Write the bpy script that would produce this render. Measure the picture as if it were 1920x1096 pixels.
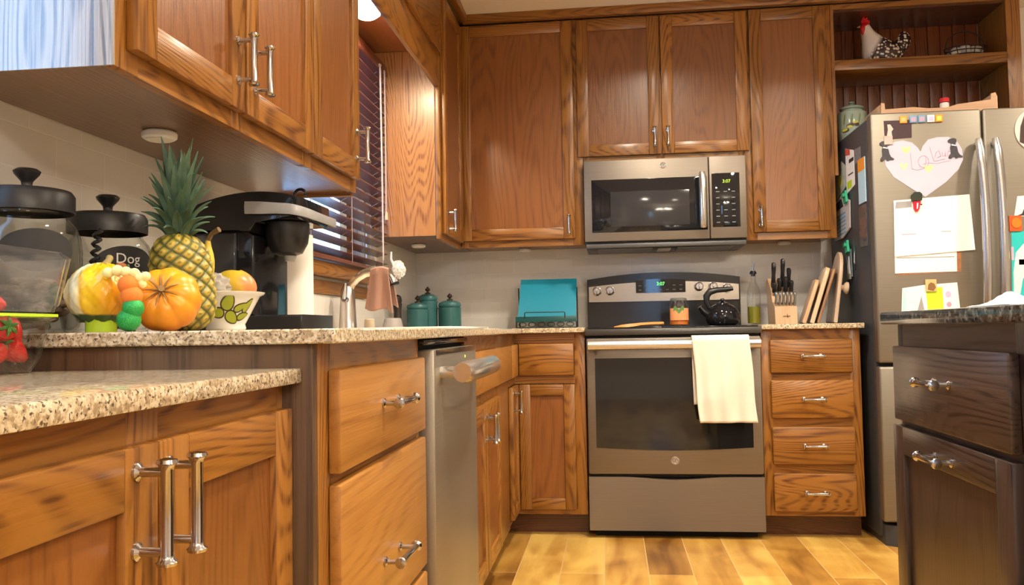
import bpy, bmesh, math, random
from mathutils import Matrix, Vector
from math import sin, cos, pi, radians
random.seed(7)
for o in list(bpy.data.objects): bpy.data.objects.remove(o)
S = bpy.context.scene
COL = S.collection

# ------------------------------------------------------------------ camera
FPX = 1587.35
cam = bpy.data.cameras.new('camera'); cam_o = bpy.data.objects.new('camera', cam); COL.objects.link(cam_o)
cam.sensor_fit = 'HORIZONTAL'; cam.sensor_width = 36.0; cam.lens = 36.0*FPX/1920; cam.clip_start = 0.02
def aim():
    yaw, pit, roll = 0.1162, 0.0446, -0.0168
    Fv = Vector((-sin(yaw)*cos(pit), cos(yaw)*cos(pit), sin(pit)))
    R = Vector((cos(yaw), sin(yaw), 0)); U = R.cross(Fv)
    R2 = cos(roll)*R+sin(roll)*U; U2 = -sin(roll)*R+cos(roll)*U
    m = Matrix((R2, U2, -Fv)).transposed().to_4x4()
    m.translation = Vector((1.0364, -4.4305, 0.9167))
    cam_o.matrix_world = m
aim()
S.camera = cam_o

# ------------------------------------------------------------------ world, exposure, daylight portals
S.view_settings.view_transform = 'Standard'; S.view_settings.look = 'None'
S.view_settings.gamma = 1; S.view_settings.use_curve_mapping = False
S.view_settings.exposure = 0.12
w = bpy.data.worlds.new('sky'); S.world = w; w.use_nodes = True
bg = w.node_tree.nodes['Background']; bg.inputs[0].default_value = (0.30, 0.58, 1.0, 1); bg.inputs[1].default_value = 9.0
def portal(name, loc, rot, sx, sy):
    l = bpy.data.lights.new(name, 'AREA'); l.shape = 'RECTANGLE'; l.size = sx; l.size_y = sy
    l.cycles.is_portal = True
    o = bpy.data.objects.new(name, l); COL.objects.link(o); o.location = loc; o.rotation_euler = rot
portal('daylight_portal', (-0.11, -3.61, 1.7), (0, radians(-90), 0), 1.1, .5)
portal('daylight_portal', (-0.11, -1.38, 1.62), (0, radians(-90), 0), 0.9, 0.9)
portal('daylight_portal', (1.64, -8.11, 1.45), (radians(90), 0, 0), .32, 1.1)
LAMP = (1.0, 0.875, 0.70)
def lamp(name, loc, power, size=0.13, spread=150, color=LAMP, rot=(0, 0, 0)):
    l = bpy.data.lights.new(name, 'AREA'); l.shape = 'DISK'; l.size = size; l.energy = power; l.color = color
    l.spread = radians(spread)
    o = bpy.data.objects.new(name, l); COL.objects.link(o); o.location = loc; o.rotation_euler = rot
    return o
CEIL = 2.48
CANS = [(1.3, -1.45, 27), (2.15, -1.75, 24), (1.2, -3.0, 27), (2.3, -3.3, 22), (3.35, -1.45, 26), (1.2, -5.4, 18), (3.6, -4.2, 20)]
for x, y, p in CANS: lamp('ceiling_lamp', (x, y, CEIL-0.012), p*.93)

# ------------------------------------------------------------------ helpers
OFF = {}
def frame(kind, d):
    if kind == 'BK': return Matrix(((1,0,0,0),(0,0,-1,d),(0,1,0,0),(0,0,0,1)))     # u=x, v=z, w toward -y
    if kind == 'LF': return Matrix(((0,0,1,d),(1,0,0,0),(0,1,0,0),(0,0,0,1)))      # u=y, v=z, w toward +x
    if kind == 'RT': return Matrix(((0,0,-1,d),(1,0,0,0),(0,1,0,0),(0,0,0,1)))     # u=y, v=z, w toward -x
class MB:
    def __init__(s, M=None): s.bm = bmesh.new(); s.M = M; s.mi = 0
    def _f(s, vs):
        try:
            f = s.bm.faces.new(vs); f.material_index = s.mi; f.smooth = True; return f
        except ValueError: return None
    def box(s, a, b, bev=0.0, seg=2):
        x0, x1 = sorted((a[0], b[0])); y0, y1 = sorted((a[1], b[1])); z0, z1 = sorted((a[2], b[2]))
        v = [s.bm.verts.new(p) for p in ((x0,y0,z0),(x1,y0,z0),(x1,y1,z0),(x0,y1,z0),(x0,y0,z1),(x1,y0,z1),(x1,y1,z1),(x0,y1,z1))]
        fs = [s._f([v[i] for i in q]) for q in ((0,3,2,1),(4,5,6,7),(0,1,5,4),(1,2,6,5),(2,3,7,6),(3,0,4,7))]
        if bev > 0:
            es = set(e for f in fs for e in f.edges)
            r = bmesh.ops.bevel(s.bm, geom=list(es), offset=min(bev, .49*min(x1-x0, y1-y0, z1-z0)), segments=seg, profile=.5, affect='EDGES', clamp_overlap=True)
            for f in r['faces']: f.smooth = True; f.material_index = s.mi
        return s
    def loft(s, rings, cap=True, close=True):
        R = [[s.bm.verts.new(p) for p in r] for r in rings]
        n = len(R[0])
        for a, b in zip(R, R[1:]):
            for i in range(n if close else n-1):
                j = (i+1) % n
                s._f([a[i], a[j], b[j], b[i]])
        if cap:
            s._f(R[0][::-1]); s._f(R[-1])
        return s
    def lathe(s, prof, c=(0,0,0), n=32, axis='z', cap=True):
        rings = []
        for r, h in prof:
            r = max(r, 1e-4); ring = []
            for i in range(n):
                a = 2*pi*i/n; p, q = r*cos(a), r*sin(a)
                o = {'z': (p,q,h), 'y': (p,h,q), 'x': (h,p,q)}[axis]
                ring.append((c[0]+o[0], c[1]+o[1], c[2]+o[2]))
            rings.append(ring)
        return s.loft(rings, cap)
    def tube(s, pts, r, n=10, cap=True, closed=False):
        pts = [Vector(p) for p in pts]; rings = []; up = None
        for i, p in enumerate(pts):
            a = pts[max(i-1, 0)]; b = pts[min(i+1, len(pts)-1)]
            if closed: a = pts[i-1]; b = pts[(i+1) % len(pts)]
            t = (b-a).normalized()
            if up is None:
                up = Vector((0,0,1)) if abs(t.z) < .9 else Vector((1,0,0))
            up = (up-t*up.dot(t)); up = up.normalized() if up.length > 1e-6 else t.orthogonal().normalized()
            sd = t.cross(up); rr = r[i] if isinstance(r, (list, tuple)) else r
            rings.append([p+up*(rr*cos(2*pi*k/n))+sd*(rr*sin(2*pi*k/n)) for k in range(n)])
        if closed: rings.append(rings[0]); cap = False
        return s.loft(rings, cap)
    def cyl(s, p0, p1, r0, r1=None, n=20): return s.tube([p0, p1], [r0, r0 if r1 is None else r1], n)
    def ell(s, c, r, nu=20, nv=12, fn=None):
        rings = []
        for j in range(nv+1):
            ph = -pi/2+pi*j/nv; ring = []
            for i in range(nu):
                th = 2*pi*i/nu; k = fn(th, ph) if fn else 1
                cp = max(cos(ph), 1e-3)
                ring.append((c[0]+r[0]*k*cp*cos(th), c[1]+r[1]*k*cp*sin(th), c[2]+r[2]*k*sin(ph)))
            rings.append(ring)
        return s.loft(rings)
    def prism(s, poly, d0, d1, axis='w'):
        """polygon in the local u-v plane, extruded along w (axis 'u': polygon is (v,w); 'v': polygon is (u,w))"""
        m = {'w': lambda p, d: (p[0], p[1], d), 'u': lambda p, d: (d, p[0], p[1]), 'v': lambda p, d: (p[0], d, p[1])}[axis]
        return s.loft([[m(p, d0) for p in poly], [m(p, d1) for p in poly]])
    def sheet(s, fn, nu, nv, th=0.0):
        g = [[s.bm.verts.new(fn(i/nu, j/nv)) for i in range(nu+1)] for j in range(nv+1)]
        for j in range(nv):
            for i in range(nu): s._f([g[j][i], g[j][i+1], g[j+1][i+1], g[j+1][i]])
        return s
    def copy_T(s, T):
        bmesh.ops.transform(s.bm, matrix=T, verts=s.bm.verts[:]); return s
    def build(s, name, mats, parent=None, solid=0.0, sub=0, angle=38, off=None):
        if s.M is not None: bmesh.ops.transform(s.bm, matrix=s.M, verts=s.bm.verts[:])
        bmesh.ops.recalc_face_normals(s.bm, faces=s.bm.faces[:])
        o0 = Vector(OFF[parent]) if parent is not None else Vector(off if off else (0,0,0))
        bmesh.ops.translate(s.bm, vec=-o0, verts=s.bm.verts[:])
        me = bpy.data.meshes.new(name); s.bm.to_mesh(me); s.bm.free()
        me.set_sharp_from_angle(angle=radians(angle))
        for m in (mats if isinstance(mats, (list, tuple)) else [mats]): me.materials.append(m)
        o = bpy.data.objects.new(name, me); COL.objects.link(o)
        if parent is not None: o.parent = parent
        elif off: o.location = off
        OFF[o] = tuple(o0)
        if solid:
            md = o.modifiers.new('thick', 'SOLIDIFY'); md.thickness = solid; md.offset = 0
        if sub:
            md = o.modifiers.new('sub', 'SUBSURF'); md.levels = sub; md.render_levels = sub
        return o
def tag(o, label, cat, group=None, kind=None):
    o['label'] = label; o['category'] = cat
    if group: o['group'] = group
    if kind: o['kind'] = kind
    return o
def thing(name, label, cat, loc, group=None, kind=None):
    o = bpy.data.objects.new(name, None); COL.objects.link(o); o.location = loc; o.empty_display_size = .05
    OFF[o] = tuple(loc)
    return tag(o, label, cat, group, kind)
def struct(name, mb, mats, parent=None, **k):
    o = mb.build(name, mats, parent, **k)
    if parent is None: o['kind'] = 'structure'
    return o
def copy_tree(o, loc, label=None):
    c = o.copy(); COL.objects.link(c); c.location = loc
    if label: c['label'] = label
    for ch in o.children:
        d = ch.copy(); COL.objects.link(d); d.parent = c
        for g in ch.children:
            e = g.copy(); COL.objects.link(e); e.parent = d
    return c
def text(name, body, size, M, u, v, w, mat, parent, depth=.0004, rot=0.0, align='CENTER'):
    cu = bpy.data.curves.new(name, 'FONT'); cu.body = body; cu.size = size; cu.extrude = depth
    cu.align_x = align; cu.align_y = 'CENTER'; cu.resolution_u = 3
    t = bpy.data.objects.new(name, cu); COL.objects.link(t)
    bpy.context.view_layer.update()
    me = bpy.data.meshes.new_from_object(t.evaluated_get(bpy.context.evaluated_depsgraph_get()))
    bpy.data.objects.remove(t)
    me.transform(M @ Matrix.Translation((u, v, w)) @ Matrix.Rotation(rot, 4, 'Z'))
    me.transform(Matrix.Translation(-Vector(OFF[parent])))
    me.materials.clear(); me.materials.append(mat)
    o = bpy.data.objects.new(name, me); COL.objects.link(o); o.parent = parent; OFF[o] = OFF[parent]
    return o

# ------------------------------------------------------------------ materials
def newmat(name):
    m = bpy.data.materials.new(name); m.use_nodes = True; nt = m.node_tree
    return m, nt, nt.nodes, nt.links, nt.nodes['Principled BSDF']
def mat(name, col, rough=.5, metal=0.0, spec=.5, emit=None, es=0, trans=0, ior=1.45, coat=0, alpha=1, var=0.06, vscale=30, sheen=0, bump=0):
    m, nt, N, L, B = newmat(name)
    if var > 0:
        tc = N.new('ShaderNodeTexCoord'); no = N.new('ShaderNodeTexNoise'); no.inputs['Scale'].default_value = vscale; no.inputs['Detail'].default_value = 3
        L.new(tc.outputs['Object'], no.inputs['Vector'])
        mx = N.new('ShaderNodeMix'); mx.data_type = 'RGBA'
        mx.inputs[6].default_value = tuple(c*(1-var) for c in col)+(1,); mx.inputs[7].default_value = tuple(min(1, c*(1+var)) for c in col)+(1,)
        L.new(no.outputs['Fac'], mx.inputs[0]); L.new(mx.outputs[2], B.inputs['Base Color'])
        if bump:
            bp = N.new('ShaderNodeBump'); bp.inputs['Strength'].default_value = bump; bp.inputs['Distance'].default_value = .002
            L.new(no.outputs['Fac'], bp.inputs['Height']); L.new(bp.outputs[0], B.inputs['Normal'])
    else: B.inputs['Base Color'].default_value = tuple(col)+(1,)
    B.inputs['Roughness'].default_value = rough; B.inputs['Metallic'].default_value = metal
    B.inputs['Specular IOR Level'].default_value = spec; B.inputs['IOR'].default_value = ior
    B.inputs['Transmission Weight'].default_value = trans; B.inputs['Coat Weight'].default_value = coat; B.inputs['Coat Roughness'].default_value = .08
    B.inputs['Alpha'].default_value = alpha; B.inputs['Sheen Weight'].default_value = sheen
    if emit: B.inputs['Emission Color'].default_value = tuple(emit)+(1,); B.inputs['Emission Strength'].default_value = es
    return m
def math_node(N, L, op, a, b=None, clamp=False):
    n = N.new('ShaderNodeMath'); n.operation = op; n.use_clamp = clamp
    for i, q in enumerate((a, b)):
        if q is None: continue
        if isinstance(q, (int, float)): n.inputs[i].default_value = q
        else: L.new(q, n.inputs[i])
    return n.outputs[0]
def ramp(N, L, fac, stops):
    r = N.new('ShaderNodeValToRGB'); e = r.color_ramp.elements
    while len(e) < len(stops): e.new(.5)
    for x, (p, c) in zip(e, stops): x.position = p; x.color = (c if len(c) == 4 else tuple(c)+(1,)) if isinstance(c, tuple) else (c, c, c, 1)
    L.new(fac, r.inputs[0]); return r.outputs[0]
def oak(name, light, dark, axis='z', rough=.33, fig=62, amt=.72, coat=.15):
    m, nt, N, L, B = newmat(name)
    tc = N.new('ShaderNodeTexCoord'); oi = N.new('ShaderNodeObjectInfo')
    ad = N.new('ShaderNodeVectorMath'); ad.operation = 'ADD'
    sc = N.new('ShaderNodeVectorMath'); sc.operation = 'SCALE'; sc.inputs[0].default_value = (37.1, 19.7, 53.3); L.new(oi.outputs['Random'], sc.inputs[3])
    L.new(tc.outputs['Object'], ad.inputs[0]); L.new(sc.outputs[0], ad.inputs[1])
    i = 'xyz'.index(axis)
    def mapped(s_across, s_along):
        mp = N.new('ShaderNodeMapping'); v = [s_across]*3; v[i] = s_along
        mp.inputs['Scale'].default_value = v; L.new(ad.outputs[0], mp.inputs['Vector']); return mp.outputs[0]
    def noise(vec, scale, detail=2, rough_=.5):
        n = N.new('ShaderNodeTexNoise'); n.inputs['Scale'].default_value = scale; n.inputs['Detail'].default_value = detail; n.inputs['Roughness'].default_value = rough_
        L.new(vec, n.inputs['Vector']); return n.outputs['Fac']
    big = noise(mapped(1, .14), 4.6, 1.5)
    rings = math_node(N, L, 'SINE', math_node(N, L, 'MULTIPLY', big, fig*4.2))
    rings = math_node(N, L, 'ADD', math_node(N, L, 'MULTIPLY', rings, .5), .5)
    lines = ramp(N, L, rings, [(.0, 1.0), (.28, .5), (.6, .0)])
    streak = noise(mapped(1, .02), 150, 2, .6)
    pores = ramp(N, L, streak, [(.42, 0.0), (.66, 1.0)])
    fine = noise(mapped(1, .05), 40, 3)
    f1 = math_node(N, L, 'MULTIPLY', lines, math_node(N, L, 'ADD', math_node(N, L, 'MULTIPLY', pores, .75), .25))
    f2 = math_node(N, L, 'ADD', math_node(N, L, 'MULTIPLY', f1, amt), math_node(N, L, 'MULTIPLY', fine, .38))
    f3 = math_node(N, L, 'ADD', f2, math_node(N, L, 'MULTIPLY', noise(mapped(1, .4), 1.6, 1), .22), True)
    c = ramp(N, L, f3, [(.12, light), (.95, dark)])
    hs = N.new('ShaderNodeHueSaturation'); L.new(c, hs.inputs['Color'])
    L.new(math_node(N, L, 'ADD', math_node(N, L, 'MULTIPLY', oi.outputs['Random'], .22), .89), hs.inputs['Value'])
    L.new(hs.outputs[0], B.inputs['Base Color'])
    bp = N.new('ShaderNodeBump'); bp.inputs['Strength'].default_value = .12; bp.inputs['Distance'].default_value = .0015; bp.invert = True
    L.new(pores, bp.inputs['Height']); L.new(bp.outputs[0], B.inputs['Normal'])
    B.inputs['Roughness'].default_value = rough; B.inputs['Coat Weight'].default_value = coat; B.inputs['Coat Roughness'].default_value = .2
    return m
OL, OD = (0.33, 0.138, 0.022), (0.095, 0.028, 0.0045)
OAK = {a: oak('oak_'+a, OL, OD, a) for a in 'xyz'}
PANEL = oak('oak_panel', (0.235, 0.084, 0.017), (0.112, 0.033, 0.0065), 'z', fig=40, amt=.5)
MAPLE = {a: oak('drawer_front_'+a, (0.44, 0.205, 0.045), (0.25, 0.095, 0.018), a, fig=30, amt=.42) for a in 'xy'}
ENDOAK = oak('oak_end_panel', (0.46, 0.205, 0.055), (0.20, 0.065, 0.015), 'z', fig=60, amt=.85)  # brighter copy of the oak, with the light on this panel in its colour
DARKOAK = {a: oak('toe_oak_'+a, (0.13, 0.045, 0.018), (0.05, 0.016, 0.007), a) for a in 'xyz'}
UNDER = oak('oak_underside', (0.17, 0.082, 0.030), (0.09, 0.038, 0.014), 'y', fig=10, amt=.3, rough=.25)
ESP = {a: oak('espresso_'+a, (0.066, 0.042, 0.033), (0.012, 0.008, 0.007), a, rough=.36, fig=60, amt=.75, coat=.25) for a in 'yz'}
BEAD = oak('beadboard_oak', (0.20, 0.058, 0.020), (0.075, 0.020, 0.007), 'z', rough=.3)
def granite(name, base, mid, dark, light, scale=1.0, rough=.12):
    m, nt, N, L, B = newmat(name)
    tc = N.new('ShaderNodeTexCoord')
    def noise(s, d=3):
        n = N.new('ShaderNodeTexNoise'); n.inputs['Scale'].default_value = s*scale; n.inputs['Detail'].default_value = d; n.inputs['Roughness'].default_value = .6
        L.new(tc.outputs['Object'], n.inputs['Vector']); return n.outputs['Fac']
    vo = N.new('ShaderNodeTexVoronoi'); vo.inputs['Scale'].default_value = 190*scale; L.new(tc.outputs['Object'], vo.inputs['Vector'])
    c1 = ramp(N, L, noise(70), [(.36, mid), (.5, base), (.66, light)])
    mk = ramp(N, L, noise(115), [(.55, 0.0), (.62, 1.0)])
    mx = N.new('ShaderNodeMix'); mx.data_type = 'RGBA'; L.new(mk, mx.inputs[0]); L.new(c1, mx.inputs[6]); mx.inputs[7].default_value = dark+(1,)
    sp = N.new('ShaderNodeSeparateColor'); L.new(vo.outputs['Color'], sp.inputs[0])
    mk2 = ramp(N, L, sp.outputs[0], [(.84, 0.0), (.88, .75)])
    mx2 = N.new('ShaderNodeMix'); mx2.data_type = 'RGBA'; L.new(mk2, mx2.inputs[0]); L.new(mx.outputs[2], mx2.inputs[6]); mx2.inputs[7].default_value = mid+(1,)
    L.new(mx2.outputs[2], B.inputs['Base Color']); B.inputs['Roughness'].default_value = rough
    return m
GRAN = granite('granite_tan', (0.56, 0.46, 0.31), (0.33, 0.245, 0.15), (0.10, 0.075, 0.055), (0.70, 0.63, 0.50), 1.7)
GRANG = granite('granite_dark', (0.060, 0.066, 0.062), (0.028, 0.031, 0.03), (0.006, 0.007, 0.008), (0.19, 0.20, 0.185), .8)
def tile(name, plane):
    m, nt, N, L, B = newmat(name)
    tc = N.new('ShaderNodeTexCoord'); sp = N.new('ShaderNodeSeparateXYZ'); cb = N.new('ShaderNodeCombineXYZ')
    L.new(tc.outputs['Object'], sp.inputs[0]); L.new(sp.outputs['XYZ'.index(plane[0])], cb.inputs[0]); L.new(sp.outputs[2], cb.inputs[1])
    br = N.new('ShaderNodeTexBrick'); br.offset = .5
    br.inputs['Color1'].default_value = (0.74, 0.72, 0.68, 1); br.inputs['Color2'].default_value = (0.70, 0.675, 0.635, 1); br.inputs['Mortar'].default_value = (0.80, 0.78, 0.75, 1)
    br.inputs['Scale'].default_value = 1; br.inputs['Mortar Size'].default_value = .0016; br.inputs['Mortar Smooth'].default_value = .3
    br.inputs['Brick Width'].default_value = .152; br.inputs['Row Height'].default_value = .076
    L.new(cb.outputs[0], br.inputs['Vector']); L.new(br.outputs['Color'], B.inputs['Base Color'])
    bp = N.new('ShaderNodeBump'); bp.inputs['Strength'].default_value = .35; bp.inputs['Distance'].default_value = .001; bp.invert = True
    L.new(br.outputs['Fac'], bp.inputs['Height']); L.new(bp.outputs[0], B.inputs['Normal'])
    B.inputs['Roughness'].default_value = .16
    return m
def floor_mat():
    m, nt, N, L, B = newmat('plank_floor')
    tc = N.new('ShaderNodeTexCoord'); sp = N.new('ShaderNodeSeparateXYZ'); cb = N.new('ShaderNodeCombineXYZ')
    L.new(tc.outputs['Object'], sp.inputs[0]); L.new(sp.outputs[1], cb.inputs[0]); L.new(sp.outputs[0], cb.inputs[1])
    br = N.new('ShaderNodeTexBrick'); br.offset = .37; br.offset_frequency = 2
    br.inputs['Color1'].default_value = (0.0, 0.0, 0.0, 1); br.inputs['Color2'].default_value = (1, 1, 1, 1); br.inputs['Mortar'].default_value = (.9, .9, .9, 1)
    br.inputs['Scale'].default_value = 1; br.inputs['Mortar Size'].default_value = .0018; br.inputs['Brick Width'].default_value = 1.2; br.inputs['Row Height'].default_value = .165
    L.new(cb.outputs[0], br.inputs['Vector'])
    mp = N.new('ShaderNodeMapping'); mp.inputs['Scale'].default_value = (1, .16, 1); L.new(tc.outputs['Object'], mp.inputs['Vector'])
    def noise(s, d, vec):
        n = N.new('ShaderNodeTexNoise'); n.inputs['Scale'].default_value = s; n.inputs['Detail'].default_value = d; n.inputs['Distortion'].default_value = .8
        L.new(vec, n.inputs['Vector']); return n.outputs['Fac']
    sepc = N.new('ShaderNodeSeparateColor'); L.new(br.outputs['Color'], sepc.inputs[0])
    f = math_node(N, L, 'ADD', math_node(N, L, 'MULTIPLY', sepc.outputs[0], .30), math_node(N, L, 'MULTIPLY', noise(9, 4, mp.outputs[0]), .55))
    f = math_node(N, L, 'ADD', f, math_node(N, L, 'MULTIPLY', noise(4, 2, tc.outputs['Object']), .28), True)
    c = ramp(N, L, f, [(.36, (0.15, 0.060, 0.011)), (.54, (0.42, 0.215, 0.042)), (.74, (0.70, 0.46, 0.115))])
    mx = N.new('ShaderNodeMix'); mx.data_type = 'RGBA'; L.new(br.outputs['Fac'], mx.inputs[0]); L.new(c, mx.inputs[6]); mx.inputs[7].default_value = (0.62, 0.40, 0.17, 1)
    L.new(mx.outputs[2], B.inputs['Base Color']); B.inputs['Roughness'].default_value = .3
    bp = N.new('ShaderNodeBump'); bp.inputs['Strength'].default_value = .1; bp.inputs['Distance'].default_value = .002
    L.new(f, bp.inputs['Height']); L.new(bp.outputs[0], B.inputs['Normal'])
    return m
def brushed(name, col, rough, axis, s=260):
    m, nt, N, L, B = newmat(name)
    tc = N.new('ShaderNodeTexCoord'); mp = N.new('ShaderNodeMapping'); v = [1, 1, 1]; v['xyz'.index(axis)] = .015
    mp.inputs['Scale'].default_value = v; L.new(tc.outputs['Object'], mp.inputs['Vector'])
    n = N.new('ShaderNodeTexNoise'); n.inputs['Scale'].default_value = s; n.inputs['Detail'].default_value = 2; L.new(mp.outputs[0], n.inputs['Vector'])
    L.new(ramp(N, L, n.outputs['Fac'], [(.2, tuple(c*.93 for c in col)), (.8, tuple(c*1.06 for c in col))]), B.inputs['Base Color'])
    L.new(math_node(N, L, 'ADD', math_node(N, L, 'MULTIPLY', n.outputs['Fac'], .08), rough-.04), B.inputs['Roughness'])
    B.inputs['Metallic'].default_value = .85
    return m
SLATE = brushed('slate_steel', (0.235, 0.205, 0.172), .5, 'x')
SLATEF = brushed('fridge_steel', (0.25, 0.228, 0.19), .5, 'x')
STEEL = brushed('stainless', (0.62, 0.60, 0.57), .22, 'x')
DWSTEEL = brushed('dishwasher_steel', (0.33, 0.30, 0.25), .42, 'y')
CHROME = mat('brushed_nickel', (0.50, 0.49, 0.50), .15, 1, var=.02)
BLACKGL = mat('black_glass', (0.012, 0.013, 0.016), .04, 0, .6, var=0)
BLACKPL = mat('black_plastic', (0.016, 0.016, 0.018), .3, var=.05)
BLACKSH = mat('black_gloss', (0.010, 0.010, 0.012), .07, var=0)
FRSIDE = mat('fridge_side', (0.040, 0.044, 0.052), .42, var=.04)
DARK = mat('dark_gap', (0.008, 0.008, 0.008), .8, var=0)
WHITE = mat('white_paint', (0.72, 0.66, 0.58), .75, var=.03)
WALLP = mat('wall_paint', (0.76, 0.72, 0.66), .8, var=.03)
CEILM = mat('ceiling_paint', (0.84, 0.79, 0.72), .9, var=.04, vscale=120, bump=.3)
PAPER = mat('white_paper', (0.86, 0.84, 0.80), .8, var=.02)
WHITEPL = mat('white_plastic', (0.80, 0.79, 0.76), .4, var=.02)
PORC = mat('white_porcelain', (0.85, 0.83, 0.78), .12, var=.02)
def thin_glass(name, tint, ior, rough, haze=0.0, boost=1.0):
    m = bpy.data.materials.new(name); m.use_nodes = True; nt = m.node_tree; N, L = nt.nodes, nt.links
    N.remove(N['Principled BSDF']); out = N['Material Output']
    tr = N.new('ShaderNodeBsdfTransparent'); tr.inputs[0].default_value = tint+(1,)
    gl = N.new('ShaderNodeBsdfGlossy'); gl.inputs['Roughness'].default_value = rough
    fr = N.new('ShaderNodeLayerWeight'); fr.inputs[0].default_value = .5; f0 = ((ior-1)/(ior+1))**2
    sch = math_node(N, L, 'ADD', math_node(N, L, 'MULTIPLY', math_node(N, L, 'POWER', fr.outputs['Facing'], 5.0), 1-f0), f0)
    mx = N.new('ShaderNodeMixShader'); L.new(math_node(N, L, 'MULTIPLY', sch, boost, True), mx.inputs[0]); L.new(tr.outputs[0], mx.inputs[1]); L.new(gl.outputs[0], mx.inputs[2])
    last = mx
    if haze:
        df = N.new('ShaderNodeBsdfDiffuse'); df.inputs[0].default_value = (.9, .92, .95, 1)
        m2 = N.new('ShaderNodeMixShader'); m2.inputs[0].default_value = haze; L.new(mx.outputs[0], m2.inputs[1]); L.new(df.outputs[0], m2.inputs[2]); last = m2
    L.new(last.outputs[0], out.inputs[0]); return m
GLASS = thin_glass('clear_glass', (.965, .975, .972), 1.45, .02)
PANE = thin_glass('window_pane', (.97, .98, .98), 1.3, .0)
PLAST = thin_glass('clear_plastic', (.95, .96, .97), 1.5, .06, .02, 1.6)
TEAL = mat('teal_glaze', (0.055, 0.19, 0.20), .18, var=.25, vscale=14)
TEALP = mat('teal_enamel', (0.0, 0.24, 0.38), .35, var=.02)
MAHOG = oak('mahogany_slat', (0.15, 0.045, 0.032), (0.07, 0.018, 0.014), 'y', rough=.28, fig=10, amt=.3)
BEECH = oak('beech', (0.62, 0.41, 0.235), (0.42, 0.25, 0.125), 'z', fig=12, amt=.35)
BEECHD = oak('acacia', (0.40, 0.21, 0.10), (0.22, 0.10, 0.045), 'z', fig=12, amt=.4)
GREEND = mat('display_green', (0.02, 0.1, 0.02), .5, emit=(0.15, 1.0, 0.12), es=2.5, var=0)
YELD = mat('display_yellow', (0.1, 0.1, 0.02), .5, emit=(0.55, 0.85, 0.05), es=1.6, var=0)
LENS = mat('lamp_lens', (1, .9, .75), .5, emit=(1.0, 0.80, 0.56), es=9, var=0)
BULB = mat('bulb_glow', (1, .95, .85), .5, emit=(1.0, 0.86, 0.66), es=26, var=0)
# ------------------------------------------------------------------ the room
ZT = 0.924            # worktop height
XW, YF = 4.6, -8.0
def wall_with_holes(name, kind, u0, u1, holes, mats, d):
    """kind LF/RT/BK; holes (ua, ub, va, vb) sorted by u"""
    b = MB(frame(kind, d)); u = u0
    for a, c, v0, v1 in holes:
        b.box((u, 0, -.1), (a, CEIL, 0)); b.box((a, 0, -.1), (c, v0, 0)); b.box((a, v1, -.1), (c, CEIL, 0)); u = c
    b.box((u, 0, -.1), (u1, CEIL, 0))
    return struct(name, b, mats)
struct('floor', MB().box((-.1, YF-.1, -.05), (XW+.1, .1, 0)), floor_mat())
struct('ceiling', MB().box((-.1, YF-.1, CEIL), (XW+.1, .1, CEIL+.05)), CEILM)
W1 = (-1.86, -.915, 1.165, 2.06); W2 = (-3.86, -3.36, 1.15, 2.25)
wall_with_holes('wall_left', 'LF', YF, 0, [W2, W1], WALLP, 0)
wall_with_holes('wall_back', 'BK', -.1, XW+.1, [], WALLP, 0)
wall_with_holes('wall_right', 'RT', YF, 0, [], WALLP, XW)
b = MB(); b.box((-.1, YF-.1, 0), (1.48, YF, CEIL)); b.box((1.80, YF-.1, 0), (XW+.1, YF, CEIL)); b.box((1.48, YF-.1, 2.0), (1.80, YF, CEIL)); b.box((1.48, YF-.1, 0), (1.80, YF, .9))
struct('wall_front', b, WALLP)
def window(name, M, u0, u1, v0, v1, mats, cols=1, depth=.1, sill=None):
    b = MB(M); t = .022
    b.box((u0, v0, -depth), (u0+t, v1, .0)); b.box((u1-t, v0, -depth), (u1, v1, .0))
    b.box((u0+t, v0, -depth), (u1-t, v0+t, .0)); b.box((u0+t, v1-t, -depth), (u1-t, v1, .0))
    s = .04
    for k in range(cols):
        a = u0+t+(u1-u0-2*t)*k/cols; c = u0+t+(u1-u0-2*t)*(k+1)/cols
        b.box((a, v0+t, -.095), (a+s, v1-t, -.065)); b.box((c-s, v0+t, -.095), (c, v1-t, -.065))
        b.box((a+s, v0+t, -.095), (c-s, v0+t+s, -.065)); b.box((a+s, v1-t-s, -.095), (c-s, v1-t, -.065))
    wn = struct(name, b, mats)
    g = MB(M).box((u0+t+.01, v0+t+.01, -.082), (u1-t-.01, v1-t-.01, -.078)).build('window_glass', PANE, wn)
    return wn
w1 = window('window_1', frame('LF', 0), *W1, OAK['z'])
b = MB(frame('LF', 0)); b.box((-1.90, 1.118, .0005), (-.93, 1.166, .055), .006); s_ = struct('window_stool', b, OAK['y'], w1)
b = MB(frame('LF', 0)); b.box((-1.87, 1.058, .0005), (-.95, 1.106, .018), .003); struct('window_apron', b, OAK['y'], w1)
w2 = window('window_2', frame('LF', 0), *W2, WHITE, 1)
M3 = Matrix(((1,0,0,0),(0,0,1,YF),(0,1,0,0),(0,0,0,1)))
window('window_3', M3, 1.48, 1.80, 0.9, 2.0, WHITE, 1)
struct('trim_1', MB().box((.008, -.008, .926), (2.11, -.0005, 1.345)), tile('tile_back', 'X'))
b = MB(); b.box((.0005, -3.22, .926), (.008, -1.90, 1.36)); b.box((.0005, -1.90, .926), (.008, -.93, 1.056)); b.box((.0005, -.93, .926), (.008, -.008, 1.36))
struct('trim_2', b, tile('tile_left', 'Y'))
# crown board round the tops of the wall cabinets
b = MB(); b.box((.335, -.36, 2.437), (2.975, -.325, CEIL-.0005), .004); struct('trim_3', b, OAK['x'])
b = MB(); b.box((.325, -3.30, 2.437), (.36, -.362, CEIL-.0005), .004); struct('trim_4', b, OAK['y'])

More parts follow.
